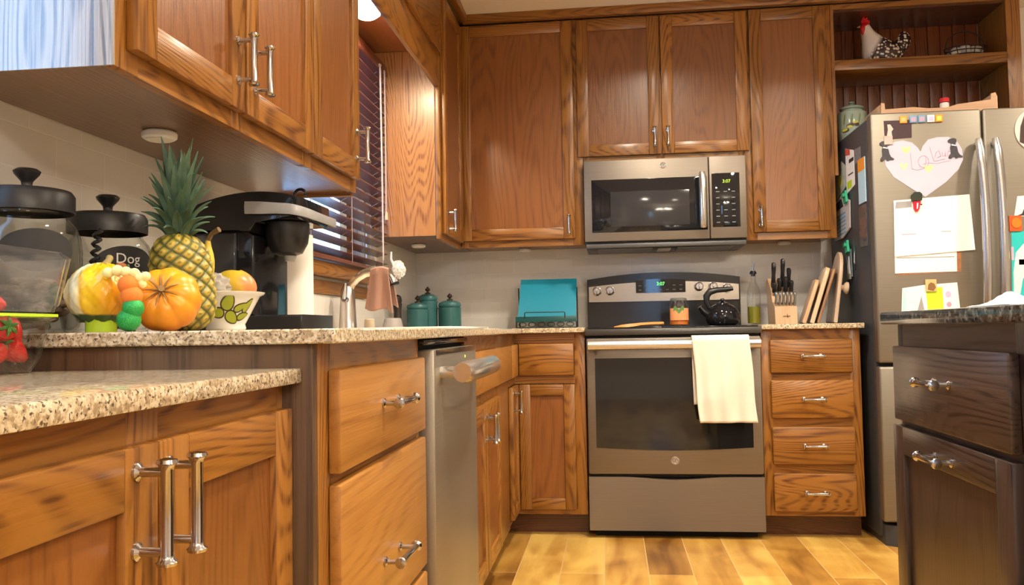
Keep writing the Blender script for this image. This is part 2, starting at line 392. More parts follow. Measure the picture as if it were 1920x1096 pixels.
# ------------------------------------------------------------------ cabinet parts
def handle(M, u, v, length, vertical, parent, r=.0062, stand=.032, w0=.02, name='handle'):
    b = MB(M); h = length/2
    P = (lambda t, ww: (u, v+t, ww)) if vertical else (lambda t, ww: (u+t, v, ww))
    wb = w0+stand
    cr = [(-h, r*.5), (-h+.0015, r*1.55), (-h+.005, r*1.75), (-h+.008, r*1.2), (-h+.012, r)]
    pts = [c[0] for c in cr]+[-c[0] for c in cr[::-1]]; rad = [c[1] for c in cr]+[c[1] for c in cr[::-1]]
    b.tube([P(t, wb) for t in pts], rad, 14)
    for t in (-h+.014, h-.014):
        b.tube([P(t, w0+.0002), P(t, w0+.003), P(t, w0+.006), P(t, wb)], [r*1.5, r*1.5, r*.8, r*.75], 12)
    return b.build(name, CHROME, parent)
def shaker(M, hz, u0, u1, v0, v1, parent, hd=None, fw=.056, t=.02, name='door', mats=None, pm=None):
    vm, hm = mats if mats else (OAK['z'], OAK[hz])
    b = MB(M); bv = .0025
    b.box((u0, v0, 0), (u0+fw, v1, t), bv); b.box((u1-fw, v0, 0), (u1, v1, t), bv)
    b.mi = 1; b.box((u0+fw, v0, 0), (u1-fw, v0+fw, t), bv); b.box((u0+fw, v1-fw, 0), (u1-fw, v1, t), bv)
    d = b.build(name, [vm, hm], parent)
    MB(M).box((u0+fw-.004, v0+fw-.004, .001), (u1-fw+.004, v1-fw+.004, .0105)).build('door_panel', pm or PANEL, d)
    if hd: handle(M, hd[0], hd[1], hd[2], True, d, w0=t)
    return d
def drawer(M, u0, u1, v0, v1, parent, mt, hl=0, t=.02, bev=.004, name='drawer', hv=None):
    d = MB(M).box((u0, v0, 0), (u1, v1, t), bev).build(name, mt, parent)
    if hl: handle(M, (u0+u1)/2, hv if hv else (v0+v1)/2, hl, False, d, w0=t)
    return d
def face(M, hz, u0, u1, v0, v1, stiles, rails, parent, t=.02, mats=None):
    vm, hm = mats if mats else (OAK['z'], OAK[hz])
    b = MB(M)
    for a, c in stiles: b.box((a, v0, -t), (c, v1, 0), .0008)
    b.mi = 1
    for a, c in rails:
        prev = sorted(stiles)
        for (s0, s1), (q0, q1) in zip(prev, prev[1:]): b.box((s1, a, -t), (q0, c, -.0004))
    return b.build('face_frame', [vm, hm], parent)

# ------------------------------------------------------------------ wall cabinets, left
ZU = 1.337; ZB = 1.345; ZTOP = 2.436
LFu = frame('LF', .31)
t = thing('wall_cabinet', 'long oak wall cabinet with three doors over the pineapple and coffee maker', 'cabinet', (.155, -2.66, ZU))
MB().box((.009, -3.262, ZU), (.29, -2.06, ZTOP)).build('cabinet_box', [OAK['z']], t)
MB().box((.010, -3.2655, ZU-.016), (.31, -3.2622, ZTOP)).build('end_panel', oak('daylit_end_oak', (0.42, 0.33, 0.24), (0.12, 0.085, 0.06), 'z', fig=80, amt=.9, rough=.2, coat=1), t)  # oak paled and greyed: cool daylight on this end is put into the colour
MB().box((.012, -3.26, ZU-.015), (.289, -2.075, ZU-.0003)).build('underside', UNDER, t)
MB().box((.012, -2.074, ZU-.026), (.30, -2.060, ZU-.0003), .001).build('end_lip', OAK['x'], t)
face(LFu, 'y', -3.262, -2.06, ZU-.016, ZTOP, [(-3.262, -3.20), (-2.875, -2.82), (-2.49, -2.43), (-2.12, -2.06)], [(ZU-.016, ZU+.03), (ZTOP-.05, ZTOP)], t)
for u0, u1, hu in ((-3.234, -2.852, -2.885), (-2.842, -2.462, -2.808), (-2.456, -2.086, -2.118)):
    shaker(LFu, 'y', u0, u1, ZB+.008, 2.40, t, hd=(hu, 1.447, .105))
# valance over the window, with the soffit behind it
t = thing('window_valance', 'oak valance board bridging the wall cabinets above the window', 'valance', (.3, -1.44, 1.985))
MB().box((.288, -2.058, 1.985), (.308, -.832, 2.135), .002).build('lower_board', OAK['y'], t)
MB().box((.300, -2.058, 2.128), (.322, -.832, ZTOP), .002).build('upper_board', OAK['y'], t)
MB().box((.009, -2.058, 2.150), (.287, -.832, 2.165)).build('soffit_panel', oak('soffit_oak', (0.33, 0.12, 0.045), (0.18, 0.06, 0.02), 'y', fig=12, amt=.3), t)
MB().box((.009, -2.058, 2.085), (.022, -.832, 2.1495), .002).build('rear_rail', OAK['y'], t)
t = thing('ceiling_spot', 'glowing bulb of the round light in the soffit over the window', 'light', (.16, -1.42, 2.15))
MB().lathe([(.052, 0), (.058, -.004), (.058, -.0065), (.046, -.009), (.044, -.002)], (.16, -1.42, 2.1495), 32, cap=False).build('trim_ring', WHITEPL, t)
MB().lathe([(.022, -.012), (.04, -.028), (.052, -.05), (.050, -.066), (.032, -.080), (.002, -.086)], (.16, -1.42, 2.163), 24).build('bulb', BULB, t)
lamp('window_spot', (.17, -1.36, 2.075), 11, .07, 175, (1.0, .78, .52))
# corner wall cabinet on the window wall
t = thing('corner_wall_cabinet', 'tall oak corner wall cabinet with a lit end panel beside the window blinds', 'cabinet', (.155, -.42, ZU))
MB().box((.009, -.826, ZU), (.29, -.001, ZTOP)).build('cabinet_box', OAK['z'], t)
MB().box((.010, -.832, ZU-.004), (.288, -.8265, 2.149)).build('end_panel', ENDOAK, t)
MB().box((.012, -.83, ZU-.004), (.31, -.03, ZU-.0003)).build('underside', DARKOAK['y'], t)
face(LFu, 'y', -.832, -.34, ZU-.018, ZTOP, [(-.832, -.785), (-.40, -.34)], [(ZU-.018, ZU+.03), (ZTOP-.05, ZTOP)], t)
shaker(LFu, 'y', -.800, -.372, ZB, 2.41, t, hd=(-.765, 1.405, .10))

# ------------------------------------------------------------------ wall cabinets, back
BKu = frame('BK', -.318)
def back_cab(label, x0, x1, z0, stiles, doors, name='wall_cabinet', rails=None, end=None):
    t = thing(name, label, 'cabinet', ((x0+x1)/2, -.16, z0))
    MB().box((x0, -.297, z0), (x1, -.001, ZTOP)).build('cabinet_box', OAK['z'], t)
    face(BKu, 'x', x0, x1, z0-.012, ZTOP, stiles, rails or [(z0-.012, z0+.03), (ZTOP-.05, ZTOP)], t)
    for u0, u1, v0, v1, hu, hv in doors: shaker(BKu, 'x', u0, u1, v0, v1, t, hd=(hu, hv, .10))
    return t
back_cab('tall single door oak wall cabinet left of the microwave', .293, .916, ZU, [(.312, .345), (.862, .916)], [(.310, .873, 1.357, 2.428, .843, 1.42)])
back_cab('two door oak wall cabinet above the microwave', .9175, 1.682, 1.732, [(.9175, .945), (1.27, 1.31), (1.655, 1.682)],
         [(.885+.008, 1.292, 1.752, 2.425, 1.262, 1.83), (1.300, 1.706, 1.752, 2.425, 1.325, 1.83)], rails=[(1.722, 1.765), (ZTOP-.05, ZTOP)])
back_cab('narrow single door oak wall cabinet beside the fridge', 1.6835, 2.098, ZU, [(1.6835, 1.735), (2.055, 2.098)], [(1.718, 2.070, 1.36, 2.428, 1.748, 1.43)])
def puck(x, y, label, z=ZU-.0006):
    t = thing('puck_light', label, 'light', (x, y, z-.016), 'puck lights under the wall cabinets')
    MB().lathe([(.028, 0), (.032, -.002), (.034, -.006), (.033, -.013), (.029, -.016), (.0, -.016)], (x, y, z), 28).build('puck_housing', WHITEPL, t)
    MB().lathe([(.025, 0), (.025, -.002), (0, -.0025)], (x, y, z-.016), 24).build('puck_lens', mat('frosted_lens', (.8, .76, .68), .5, var=0), t)
puck(.155, -2.86, 'white puck light under the long cabinet above the pineapple', ZU-.0152)
puck(.135, -.50, 'white puck light under the corner cabinet beside the window', ZU-.004)
puck(.60, -.09, 'white puck light under the cabinet left of the microwave')
puck(1.90, -.10, 'white puck light under the narrow cabinet right of the microwave')
# open shelf unit over the fridge
t = thing('shelf_unit', 'open oak shelf unit with beadboard back over the fridge', 'shelf', (2.52, -.16, 1.62))
b = MB(BKu); b.box((2.0995, 1.62, -.3), (2.1115, ZTOP, -.02)); b.build('side_panel', OAK['z'], t)
b = MB(BKu); b.box((2.886, 1.812, -.3), (2.945, ZTOP, -.02)); b.build('side_panel', OAK['z'], t)
b = MB(BKu); b.box((2.0995, 1.62, -.02), (2.114, ZTOP, 0)); b.box((2.885, 1.812, -.02), (2.947, ZTOP, 0)); b.mi = 1; b.box((2.114, 2.412, -.02), (2.885, ZTOP, -.0005)); b.build('face_frame', [OAK['z'], OAK['x']], t)
b = MB(BKu)
for k in range(13):
    x0 = 2.112+k*.0595; b.box((x0, 1.812, -.316), (x0+.056, ZTOP, -.303), .003)
b.box((2.112, 1.812, -.3175), (2.886, ZTOP, -.312)); b.build('back_board', BEAD, t)
MB(BKu).box((2.112, 2.405, -.30), (2.885, 2.43, -.021)).build('top_panel', DARKOAK['x'], t)
MB(BKu).box((2.112, 2.118, -.30), (2.885, 2.168, 0), .003).build('shelf', OAK['x'], t)

# ------------------------------------------------------------------ base cabinets
BKb = frame('BK', -.618); LFb = frame('LF', .597); LFl = frame('LF', .552)
ZF = ZT-.022
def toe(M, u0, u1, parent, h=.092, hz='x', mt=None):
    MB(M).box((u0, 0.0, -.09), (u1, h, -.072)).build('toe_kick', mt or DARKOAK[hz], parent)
# low cabinet nearest the camera
ZL = .8665
t = thing('base_cabinet', 'low oak base cabinet with two doors in the left foreground', 'cabinet', (.28, -3.76, 0))
MB().box((.001, -4.34, .1), (.531, -3.224, ZL-.0225)).build('cabinet_box', OAK['z'], t)
face(LFl, 'y', -4.34, -3.224, .1, ZL-.0225, [(-4.34, -4.0), (-3.63, -3.57), (-3.245, -3.224)], [(.1, .14), (.79, ZL-.0225)], t)
shaker(LFl, 'y', -3.975, -3.603, .12, .809, t, hd=(-3.645, .746, .105), fw=.06)
shaker(LFl, 'y', -3.599, -3.236, .12, .809, t, hd=(-3.585, .744, .105), fw=.06)
toe(LFl, -4.34, -3.224, t, hz='y')
o = MB().box((.001, -4.36, ZL-.022), (.582, -3.2235, ZL), .003).build('low_countertop', GRAN, off=(.3, -3.8, ZL-.022)); tag(o, 'low tan granite countertop in the left foreground under the fruit box', 'countertop')
# drawer cabinet at the end of the tall run
t = thing('drawer_cabinet', 'oak base cabinet with two wide pale drawers left of the dishwasher', 'cabinet', (.3, -2.86, 0))
MB().box((.001, -3.20, .1), (.576, -2.535, ZF-.0005)).build('cabinet_box', OAK['z'], t)
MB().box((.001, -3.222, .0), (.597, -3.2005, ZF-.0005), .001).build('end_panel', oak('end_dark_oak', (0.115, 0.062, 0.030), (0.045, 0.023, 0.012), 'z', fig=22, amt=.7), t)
face(LFb, 'y', -3.20, -2.535, .1, ZF-.0005, [(-3.20, -3.14), (-2.56, -2.535)], [(.1, .14), (.66, .73), (ZF-.06, ZF-.0005)], t)
drawer(LFb, -3.154, -2.551, .699, .860, t, MAPLE['y'], .135, hv=.787)
drawer(LFb, -3.154, -2.551, .400, .682, t, MAPLE['y'], .135, hv=.5)
drawer(LFb, -3.154, -2.551, .120, .385, t, MAPLE['y'], .135)
toe(LFb, -3.20, -2.535, t, hz='y')
# dishwasher
t = thing('dishwasher', 'stainless dishwasher with bar handle in the left run', 'dishwasher', (.32, -2.22, 0))
MB().box((.02, -2.528, .1), (.585, -1.93, ZF-.004)).build('tub', DARK, t)
MB(LFb).box((-2.526, .885, -.02), (-1.93, ZF-.004, .012), .003).build('control_strip', BLACKSH, t)
MB(LFb).box((-2.524, .10, -.01), (-1.93, .875, .036), .006).build('door', DWSTEEL, t)
MB(LFb).box((-2.505, .862, .0362), (-1.95, .8745, .0372)).build('control_lip', BLACKSH, t)
b = MB(LFb); b.tube([(-2.52+.05, .82, .09), (-2.45, .82, .094), (-2.22, .82, .098), (-2.0, .82, .094), (-1.98, .82, .09)], [.023, .026, .026, .026, .023], 20)
for u in (-2.45, -2.0): b.cyl((u, .82, .036), (u, .82, .09), .014, .016)
b.build('handle', STEEL, t)
MB(LFb).ell((-2.12, .848, .036), (.004, .004, .002), 12, 8).build('indicator_light', YELD, t)
MB(LFb).box((-2.526, 0.0, -.07), (-1.93, .098, -.05)).build('toe_kick', DARK, t)
# sink base
t = thing('sink_cabinet', 'oak sink base cabinet under the window right of the dishwasher', 'cabinet', (.3, -1.42, 0))
MB().box((.001, -1.926, .09), (.576, -.8655, ZF-.2)).build('cabinet_box', OAK['z'], t)
face(LFb, 'y', -1.926, -.868, .085, ZF-.0005, [(-1.926, -1.90), (-1.64, -1.60), (-1.26, -.868)], [(.085, .13), (.655, .72), (ZF-.05, ZF-.0005)], t)
drawer(LFb, -1.908, -.872, .713, .852, t, MAPLE['y'], name='false_drawer_front')
shaker(LFb, 'y', -1.908, -1.625, .115, .672, t, hd=(-1.642, .592, .10))
shaker(LFb, 'y', -1.617, -1.252, .115, .672, t, hd=(-1.582, .592, .10))
toe(LFb, -1.926, -.868, t, .088, 'y')
# corner base with the folding door
t = thing('corner_base_cabinet', 'oak corner base cabinet with a folding door left of the range', 'cabinet', (.3, -.35, 0))
b = MB(); b.prism([(.001, -.8645), (.576, -.8645), (.576, -.598), (.916, -.598), (.916, -.001), (.001, -.001)], .095, ZF-.0005); b.build('cabinet_box', OAK['z'], t)
b = MB(LFb); b.box((-.8645, .095, -.02), (-.62, .13, 0)); b.box((-.8645, ZF-.05, -.02), (-.62, ZF-.0005, 0)); b.box((-.8645, .675, -.02), (-.62, .712, 0)); b.build('side_rails', OAK['y'], t)
face(BKb, 'x', .597, .916, .095, ZF-.0005, [(.597, .598), (.868, .916)], [(.095, .13), (.675, .712), (ZF-.05, ZF-.0005)], t)
drawer(LFb, -.862, -.641, .713, .854, t, MAPLE['y'], name='false_drawer_front')
drawer(BKb, .6185, .866, .713, .854, t, OAK['x'], name='false_drawer_front')
shaker(LFb, 'y', -.862, -.641, .118, .672, t, hd=(-.835, .612, .10), fw=.05)
shaker(BKb, 'x', .6185, .868, .118, .672, t, fw=.05)
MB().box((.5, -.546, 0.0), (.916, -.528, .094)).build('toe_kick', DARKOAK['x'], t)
# drawer bank right of the range
t = thing('drawer_bank', 'oak base cabinet with four drawers between range and fridge', 'cabinet', (1.89, -.3, 0))
MB().box((1.6835, -.597, .096), (2.10, -.001, ZF-.0005)).build('cabinet_box', OAK['z'], t)
face(BKb, 'x', 1.6835, 2.10, .096, ZF-.0005, [(1.6835, 1.73), (2.055, 2.10)], [(.096, .13), (.27, .33), (.47, .53), (.67, .725), (ZF-.06, ZF-.0005)], t)
for v0, v1 in ((.713, .856), (.517, .680), (.319, .479), (.117, .280)):
    drawer(BKb, 1.719, 2.064, v0, v1, t, OAK['x'], .105, bev=.006)
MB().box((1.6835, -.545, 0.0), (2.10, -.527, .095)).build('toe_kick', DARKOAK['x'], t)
# granite tops
b = MB(); SX0, SX1, SY0, SY1 = .125, .525, -1.78, -1.02
YE = -3.236
def slab(b, x0, y0, x1, y1): b.box((x0, y0, ZF), (x1, y1, ZT), .0025, 1)
slab(b, .009, YE, .6365, SY0); slab(b, .009, SY0, SX0, SY1); slab(b, SX1, SY0, .6365, SY1); slab(b, .009, SY1, .6365, -.009); slab(b, .6365, -.655, .917, -.009)
o = b.build('countertop', GRAN, off=(.3, -1.6, ZF)); tag(o, 'L shaped tan granite countertop running under the window into the corner', 'countertop')
o = MB().box((1.683, -.655, ZF), (2.112, -.009, ZT), .003).build('countertop', GRAN, off=(1.9, -.3, ZF)); tag(o, 'short tan granite countertop right of the range under the knife block', 'countertop')
# sink
b = MB(); z0 = ZT-.2
for a, c in (((SX0-.014, SY0-.014, ZT+.0003), (SX1+.014, SY0+.012, ZT+.009)), ((SX0-.014, SY1-.012, ZT+.0003), (SX1+.014, SY1+.014, ZT+.009)),
             ((SX0-.014, SY0+.012, ZT+.0003), (SX0+.012, SY1-.012, ZT+.009)), ((SX1-.012, SY0+.012, ZT+.0003), (SX1+.014, SY1-.012, ZT+.009))): b.box(a, c, .003)
b.box((SX0+.002, SY0+.002, z0), (SX0+.012, SY1-.002, ZT)); b.box((SX1-.012, SY0+.002, z0), (SX1-.002, SY1-.002, ZT))
b.box((SX0+.012, SY0+.002, z0), (SX1-.012, SY0+.012, ZT)); b.box((SX0+.012, SY1-.012, z0), (SX1-.012, SY1-.002, ZT)); b.box((SX0+.012, SY0+.012, z0), (SX1-.012, SY1-.012, z0+.01))
o = b.build('sink', PORC, off=(.32, -1.4, ZT)); tag(o, 'white drop in sink basin set in the countertop below the window', 'sink')

# ------------------------------------------------------------------ island
RTi = frame('RT', 1.70)
t = thing('island_cabinet', 'dark stained island cabinet with a drawer and door at the right edge', 'cabinet', (2.15, -2.9, 0))
MB().box((1.721, -3.55, .1), (2.55, -2.36, .9155)).build('cabinet_box', ESP['z'], t)
face(RTi, 'y', -3.55, -2.36, .1, .9155, [(-3.55, -2.94), (-2.39, -2.36)], [(.1, .14), (.68, .72), (.86, .9155)], t, mats=(ESP['z'], ESP['y']))
d = drawer(RTi, -2.952, -2.378, .699, .866, t, ESP['y'], 0)
handle(RTi, -2.665, .797, .11, False, d)
d = shaker(RTi, 'y', -2.952, -2.366, .12, .686, t, fw=.062, mats=(ESP['z'], ESP['y']), pm=oak('espresso_panel', (0.060, 0.036, 0.026), (0.026, 0.015, 0.011), 'z', fig=14, amt=.4, rough=.3))
handle(RTi, -2.665, .648, .11, False, d)
MB(RTi).box((-3.55, 0, -.09), (-2.36, .099, -.07)).build('toe_kick', DARK, t)
o = MB().box((1.668, -3.7, .916), (2.60, -2.335, .944), .004).build('island_countertop', GRANG, off=(2.1, -2.9, .916)); tag(o, 'dark speckled granite countertop on the island at the right', 'countertop')

# ------------------------------------------------------------------ range
XR0, XR1 = .9195, 1.6805
t = thing('range', 'slate electric range with a glass cooktop between the base cabinets', 'stove', (1.3, -.33, 0))
BKr = frame('BK', -.615)
MB().box((XR0, -.60, .03), (XR1, -.012, .885)).build('body', FRSIDE, t)
b = MB(); b.box((XR0-.002, -.668, .886), (XR1+.002, -.012, .916), .006); b.build('cooktop_trim', mat('cooktop_trim_metal', (.10, .098, .095), .3, .7), t)
MB().box((XR0+.012, -.655, .9162), (XR1-.012, -.105, .922), .002).build('cooktop', BLACKGL, t)
b = MB(BKr); b.box((XR0+.004, .278, .0), (XR1-.004, .876, .045), .008); od = b.build('oven_door', SLATE, t)
pts = [(.960, .786), (1.634, .786), (1.634, .395)]+[(1.634-.674*k/12, .395-.012*sin(pi*k/12)) for k in range(1, 12)]+[(.960, .395)]
MB(BKr).prism(pts, .0452, .0468).build('oven_window', BLACKGL, od)
b = MB(BKr)
hb = [(.082, .822), (.098, .828), (.105, .845), (.098, .862), (.082, .868), (.076, .845)]
b.loft([[(XR0+.012, v, w_) for w_, v in hb], [(XR1-.012, v, w_) for w_, v in hb]])
for u in (XR0+.04, XR1-.04): b.box((u-.018, .832, .045), (u+.018, .858, .088), .004)
b.build('oven_handle', STEEL, od, angle=60)
def logo(M, u, v, w_, r, parent):
    b = MB(M); b.tube([(u, v, w_), (u, v, w_+.0015)], r, 28); b.tube([(u+r*.82*cos(a*pi/14), v+r*.82*sin(a*pi/14), w_+.0018) for a in range(28)], r*.09, 6, closed=True)
    o = b.build('logo_badge', CHROME, parent)
    b = MB(M)
    for s0, cx in ((1, -.28), (-1, .28)):
        b.tube([(u+r*(cx+.28*cos(a)*1.0), v+r*(.05*s0+.42*sin(a)), w_+.002) for a in [k*pi/9+.6*(s0 > 0) for k in range(15)]], r*.07, 6)
    b.build('logo_monogram', mat('logo_dark', (.12, .11, .10), .4, .5, var=0), o)
    return o
logo(BKr, 1.299, .339, .045, .018, od)
MB(BKr).box((XR0+.01, .268, -.01), (XR1-.01, .28, .03)).build('door_gap', DARK, t)
n = 24; top = [(XR0+.004+(XR1-XR0-.008)*k/n, .267-(.012*max(0, cos((k/n-.5)*pi*1.6))**2 if .19 < k/n < .81 else 0)) for k in range(n+1)]
dr = MB(BKr).prism([(XR1-.004, .034), (XR0+.004, .034)]+top, .0, .042).build('storage_drawer', SLATE, t)
MB().box((XR0+.03, -.60, .0), (XR1-.03, -.08, .0295)).build('base', DARK, t)
# backguard
BKg = frame('BK', -.012)
n = 24; XA, XB = .917, 1.683
arc = [(XA+(XB-XA)*k/n, 1.168+.031*(1-(2*k/n-1)**2)) for k in range(n+1)]
bgd = MB(BKg).prism([(XA, .9235), (XB, .9235)][::-1]+[(p[0], p[1]) for p in arc], .0, .06).build('backguard', mat('backguard_black', (.02, .02, .022), .15, var=0), t)
arc2 = [(XA+.008+(XB-XA-.016)*k/n, 1.130+.022*(1-(2*k/n-1)**2)) for k in range(n+1)]  # panel stops short; the black band above it stands in for a dark reflection
b = MB(BKg); b.prism([(XB-.008, 1.053), (XA+.008, 1.053)]+arc2, .0602, .072); b.build('control_panel', brushed('panel_steel', (.40, .355, .30), .25, 'x'), bgd)
MB(BKg).prism([(1.164, 1.095), (1.412, 1.095)]+[(1.412-.248*k/10, 1.158+.007*(1-(k/5-1)**2)) for k in range(11)], .0722, .077).build('display_glass', BLACKGL, bgd)
text('clock_digits', '3:07', .024, BKg, 1.288, 1.139, .0773, GREEND, bgd)
b = MB(BKg)
for k in range(7):
    for v in (1.108, 1.130):
        if v > 1.12 and 2 <= k <= 4: continue
        b.box((1.178+k*.034, v, .0771), (1.192+k*.034, v+.0035, .0774))
b.build('key_marks', mat('key_grey', (.30, .31, .33), .6, var=0), bgd)
for u, v in ((.966, 1.108), (1.032, 1.110), (1.478, 1.122), (1.548, 1.120), (1.616, 1.112)):
    b = MB(BKg); b.tube([(u, v, .0722), (u, v, .078), (u, v, .079), (u, v, .098), (u, v, .101)], [.024, .024, .020, .019, .016], 24)
    b.box((u-.003, v-.018, .100), (u+.003, v+.018, .108), .002); b.build('burner_knob', CHROME, bgd)
# ------------------------------------------------------------------ microwave
t = thing('microwave', 'slate over the range microwave hung below the two door cabinet', 'microwave', (1.3, -.2, 1.33))
YM = -.381; BKm = frame('BK', YM)
MB().box((.9195, YM+.03, 1.322), (1.679, -.012, 1.7215), .003).build('body', FRSIDE, t)
d = MB(BKm).box((.9195, 1.332, -.029), (1.506, 1.7215, 0), .004).build('door', SLATE, t)
MB(BKm).box((.955, 1.375, .0002), (1.497, 1.628, .0022), .001).build('door_glass', BLACKGL, d)
MB(BKm).box((1.045, 1.402, .0023), (1.415, 1.568, .0028), .0002).build('viewing_window', mat('mesh_glass', (.035, .036, .04), .1, var=0), d)
cp = MB(BKm).box((1.509, 1.332, -.029), (1.679, 1.7215, 0), .004).build('control_panel', SLATE, t)
MB(BKm).box((1.520, 1.385, .0002), (1.648, 1.640, .0022), .001).build('key_glass', BLACKGL, cp)
text('clock_digits', '3:07', .022, BKm, 1.588, 1.600, .0024, YELD, cp)
b = MB(BKm)
for r_ in range(6):
    for c_ in range(3): b.box((1.538+c_*.036, 1.405+r_*.029, .0023), (1.554+c_*.036, 1.409+r_*.029, .0026))
b.build('key_marks', mat('key_grey2', (.22, .23, .25), .6, var=0), cp)
b = MB(BKm); b.tube([(1.474, 1.385, .030), (1.474, 1.40, .036), (1.474, 1.51, .040), (1.474, 1.625, .036), (1.474, 1.640, .030)], [.015, .017, .017, .017, .015], 18)
for v in (1.40, 1.625): b.cyl((1.474, v, .001), (1.474, v, .034), .010)
b.build('handle', STEEL, d)
logo(BKm, 1.296, 1.687, .0, .015, d)
b = MB(); b.box((.925, -.375, 1.300), (1.674, -.05, 1.3215), .004); vn = b.build('vent_base', mat('vent_grey', (.10, .10, .10), .4, .5), t)
b = MB()
for x0, x1 in ((.98, 1.24), (1.36, 1.62)): b.box((x0, -.33, 1.2965), (x1, -.12, 1.2998))
b.build('grease_filters', mat('filter_mesh', (.25, .25, .25), .4, .8, var=.3, vscale=300), vn)
MB().box((1.27, -.30, 1.2965), (1.33, -.15, 1.2998)).build('lamp_cover', mat('lamp_cover_plastic', (.6, .6, .58), .3), vn)

# ------------------------------------------------------------------ refrigerator
XF0, XF1 = 2.137, 3.045
t = thing('refrigerator', 'slate french door refrigerator covered in papers and magnets', 'refrigerator', (2.59, -.4, 0))
MB().box((XF0, -.685, .03), (XF1, -.05, 1.79), .004).build('body', FRSIDE, t)
BKf = frame('BK', -.75)
def fdoor(x0, x1, z0, z1, name):
    d = MB(BKf).box((x0, z0, -.06), (x1, z1, 0), .010, 3).build(name, SLATEF, t)
    MB(BKf).box((x0+.006, z0+.006, -.0645), (x1-.006, z1-.006, -.0605)).build('door_gasket', DARK, d)
    return d
dl = fdoor(XF0, 2.579, .755, 1.803, 'door'); dr_ = fdoor(2.585, XF1, .755, 1.803, 'door')
fz = fdoor(XF0, XF1, .10, .740, 'freezer_drawer')
for u, d in ((2.555, dl), (2.617, dr_)):
    b = MB(BKf); pts = []; rr = []
    for k in range(15):
        q = k/14; pts.append((u+.004*(0 if d is dl else 1), .93+.74*q, .020+.040*sin(pi*q)**.5)); rr.append(.017)
    rr[0] = rr[-1] = .013
    b.tube(pts, rr, 18)
    for v in (.945, 1.655): b.cyl((u+.002, v, .0), (u+.002, v, .024), .012)
    b.build('door_handle', brushed('handle_steel', (.42, .41, .41), .25, 'z'), d)
b = MB(BKf); b.tube([(2.25, .665, .05), (2.59, .665, .058), (2.93, .665, .05)], .016, 18)
for u in (2.27, 2.91): b.cyl((u, .665, 0), (u, .665, .05), .012)
b.build('drawer_handle', STEEL, fz)
MB(BKf).prism([(XF0+.01, -.66), (XF0+.01, -.03), (XF0+.06, .005), (XF1-.06, .005), (XF1-.01, -.03), (XF1-.01, -.66)], .0, .085, 'v').build('base_grille', FRSIDE, t)
# ------------------------------------------------------------------ window blinds
t = thing('window_blinds', 'dark mahogany venetian blinds hanging in front of the window', 'blinds', (.06, -1.4, 1.17))
Y0, Y1 = -1.90, -.838
MB().box((.024, Y0, 2.04), (.078, Y1, 2.083), .003).build('headrail', MAHOG, t)
b = MB(); n = 20; tl = radians(13); pitch = .0435
for k in range(n):
    z = 1.205+k*pitch; c, s_ = cos(tl)*.024, sin(tl)*.024
    p = [(.052-c, z-s_), (.052, z+.0018), (.052+c, z+s_), (.052+c, z+s_+.0025), (.052, z+.0045), (.052-c, z-s_+.0025)]
    b.loft([[(q[0], Y0+.004, q[1]) for q in p], [(q[0], Y1-.004, q[1]) for q in p]])
b.build('slats', MAHOG, t, angle=20)
MB().box((.030, Y0+.004, 1.1725), (.074, Y1-.004, 1.186), .003).build('bottom_rail', MAHOG, t)
b = MB(); pinkc = mat('blind_cord', (.50, .36, .32), .7, var=0)
for y in (-1.80, -1.36, -.93):
    for x in (.0262, .0785): b.tube([(x, y, 1.18), (x, y, 2.05)], .0012, 6)
    for k in range(n): b.tube([(.0262, y, 1.19+k*pitch), (.0785, y, 1.218+k*pitch)], .0008, 5)
b.build('ladder_cords', pinkc, t)
b = MB(); b.tube([(.083, -.90, 2.05), (.084, -.895, 1.75), (.084, -.90, 1.43)], .0016, 6); b.tube([(.084, -.89, 2.05), (.085, -.887, 1.43)], .0016, 6)
pc = b.build('pull_cord', pinkc, t)
MB().lathe([(.003, 0), (.006, -.004), (.008, -.035), (.004, -.038)], (.0845, -.893, 1.435), 14).build('tassel', mat('tassel_wood', (.55, .40, .28), .5), pc)
b = MB(); b.tube([(.082, -.96, 2.045), (.086, -.958, 1.6), (.087, -.956, 1.22)], .0038, 10); b.lathe([(.006, 0), (.009, .008), (.006, .014)], (.080, -.96, 2.045), 12); b.build('tilt_wand', mat('clear_wand', (.50, .38, .35), .3, var=0), t)

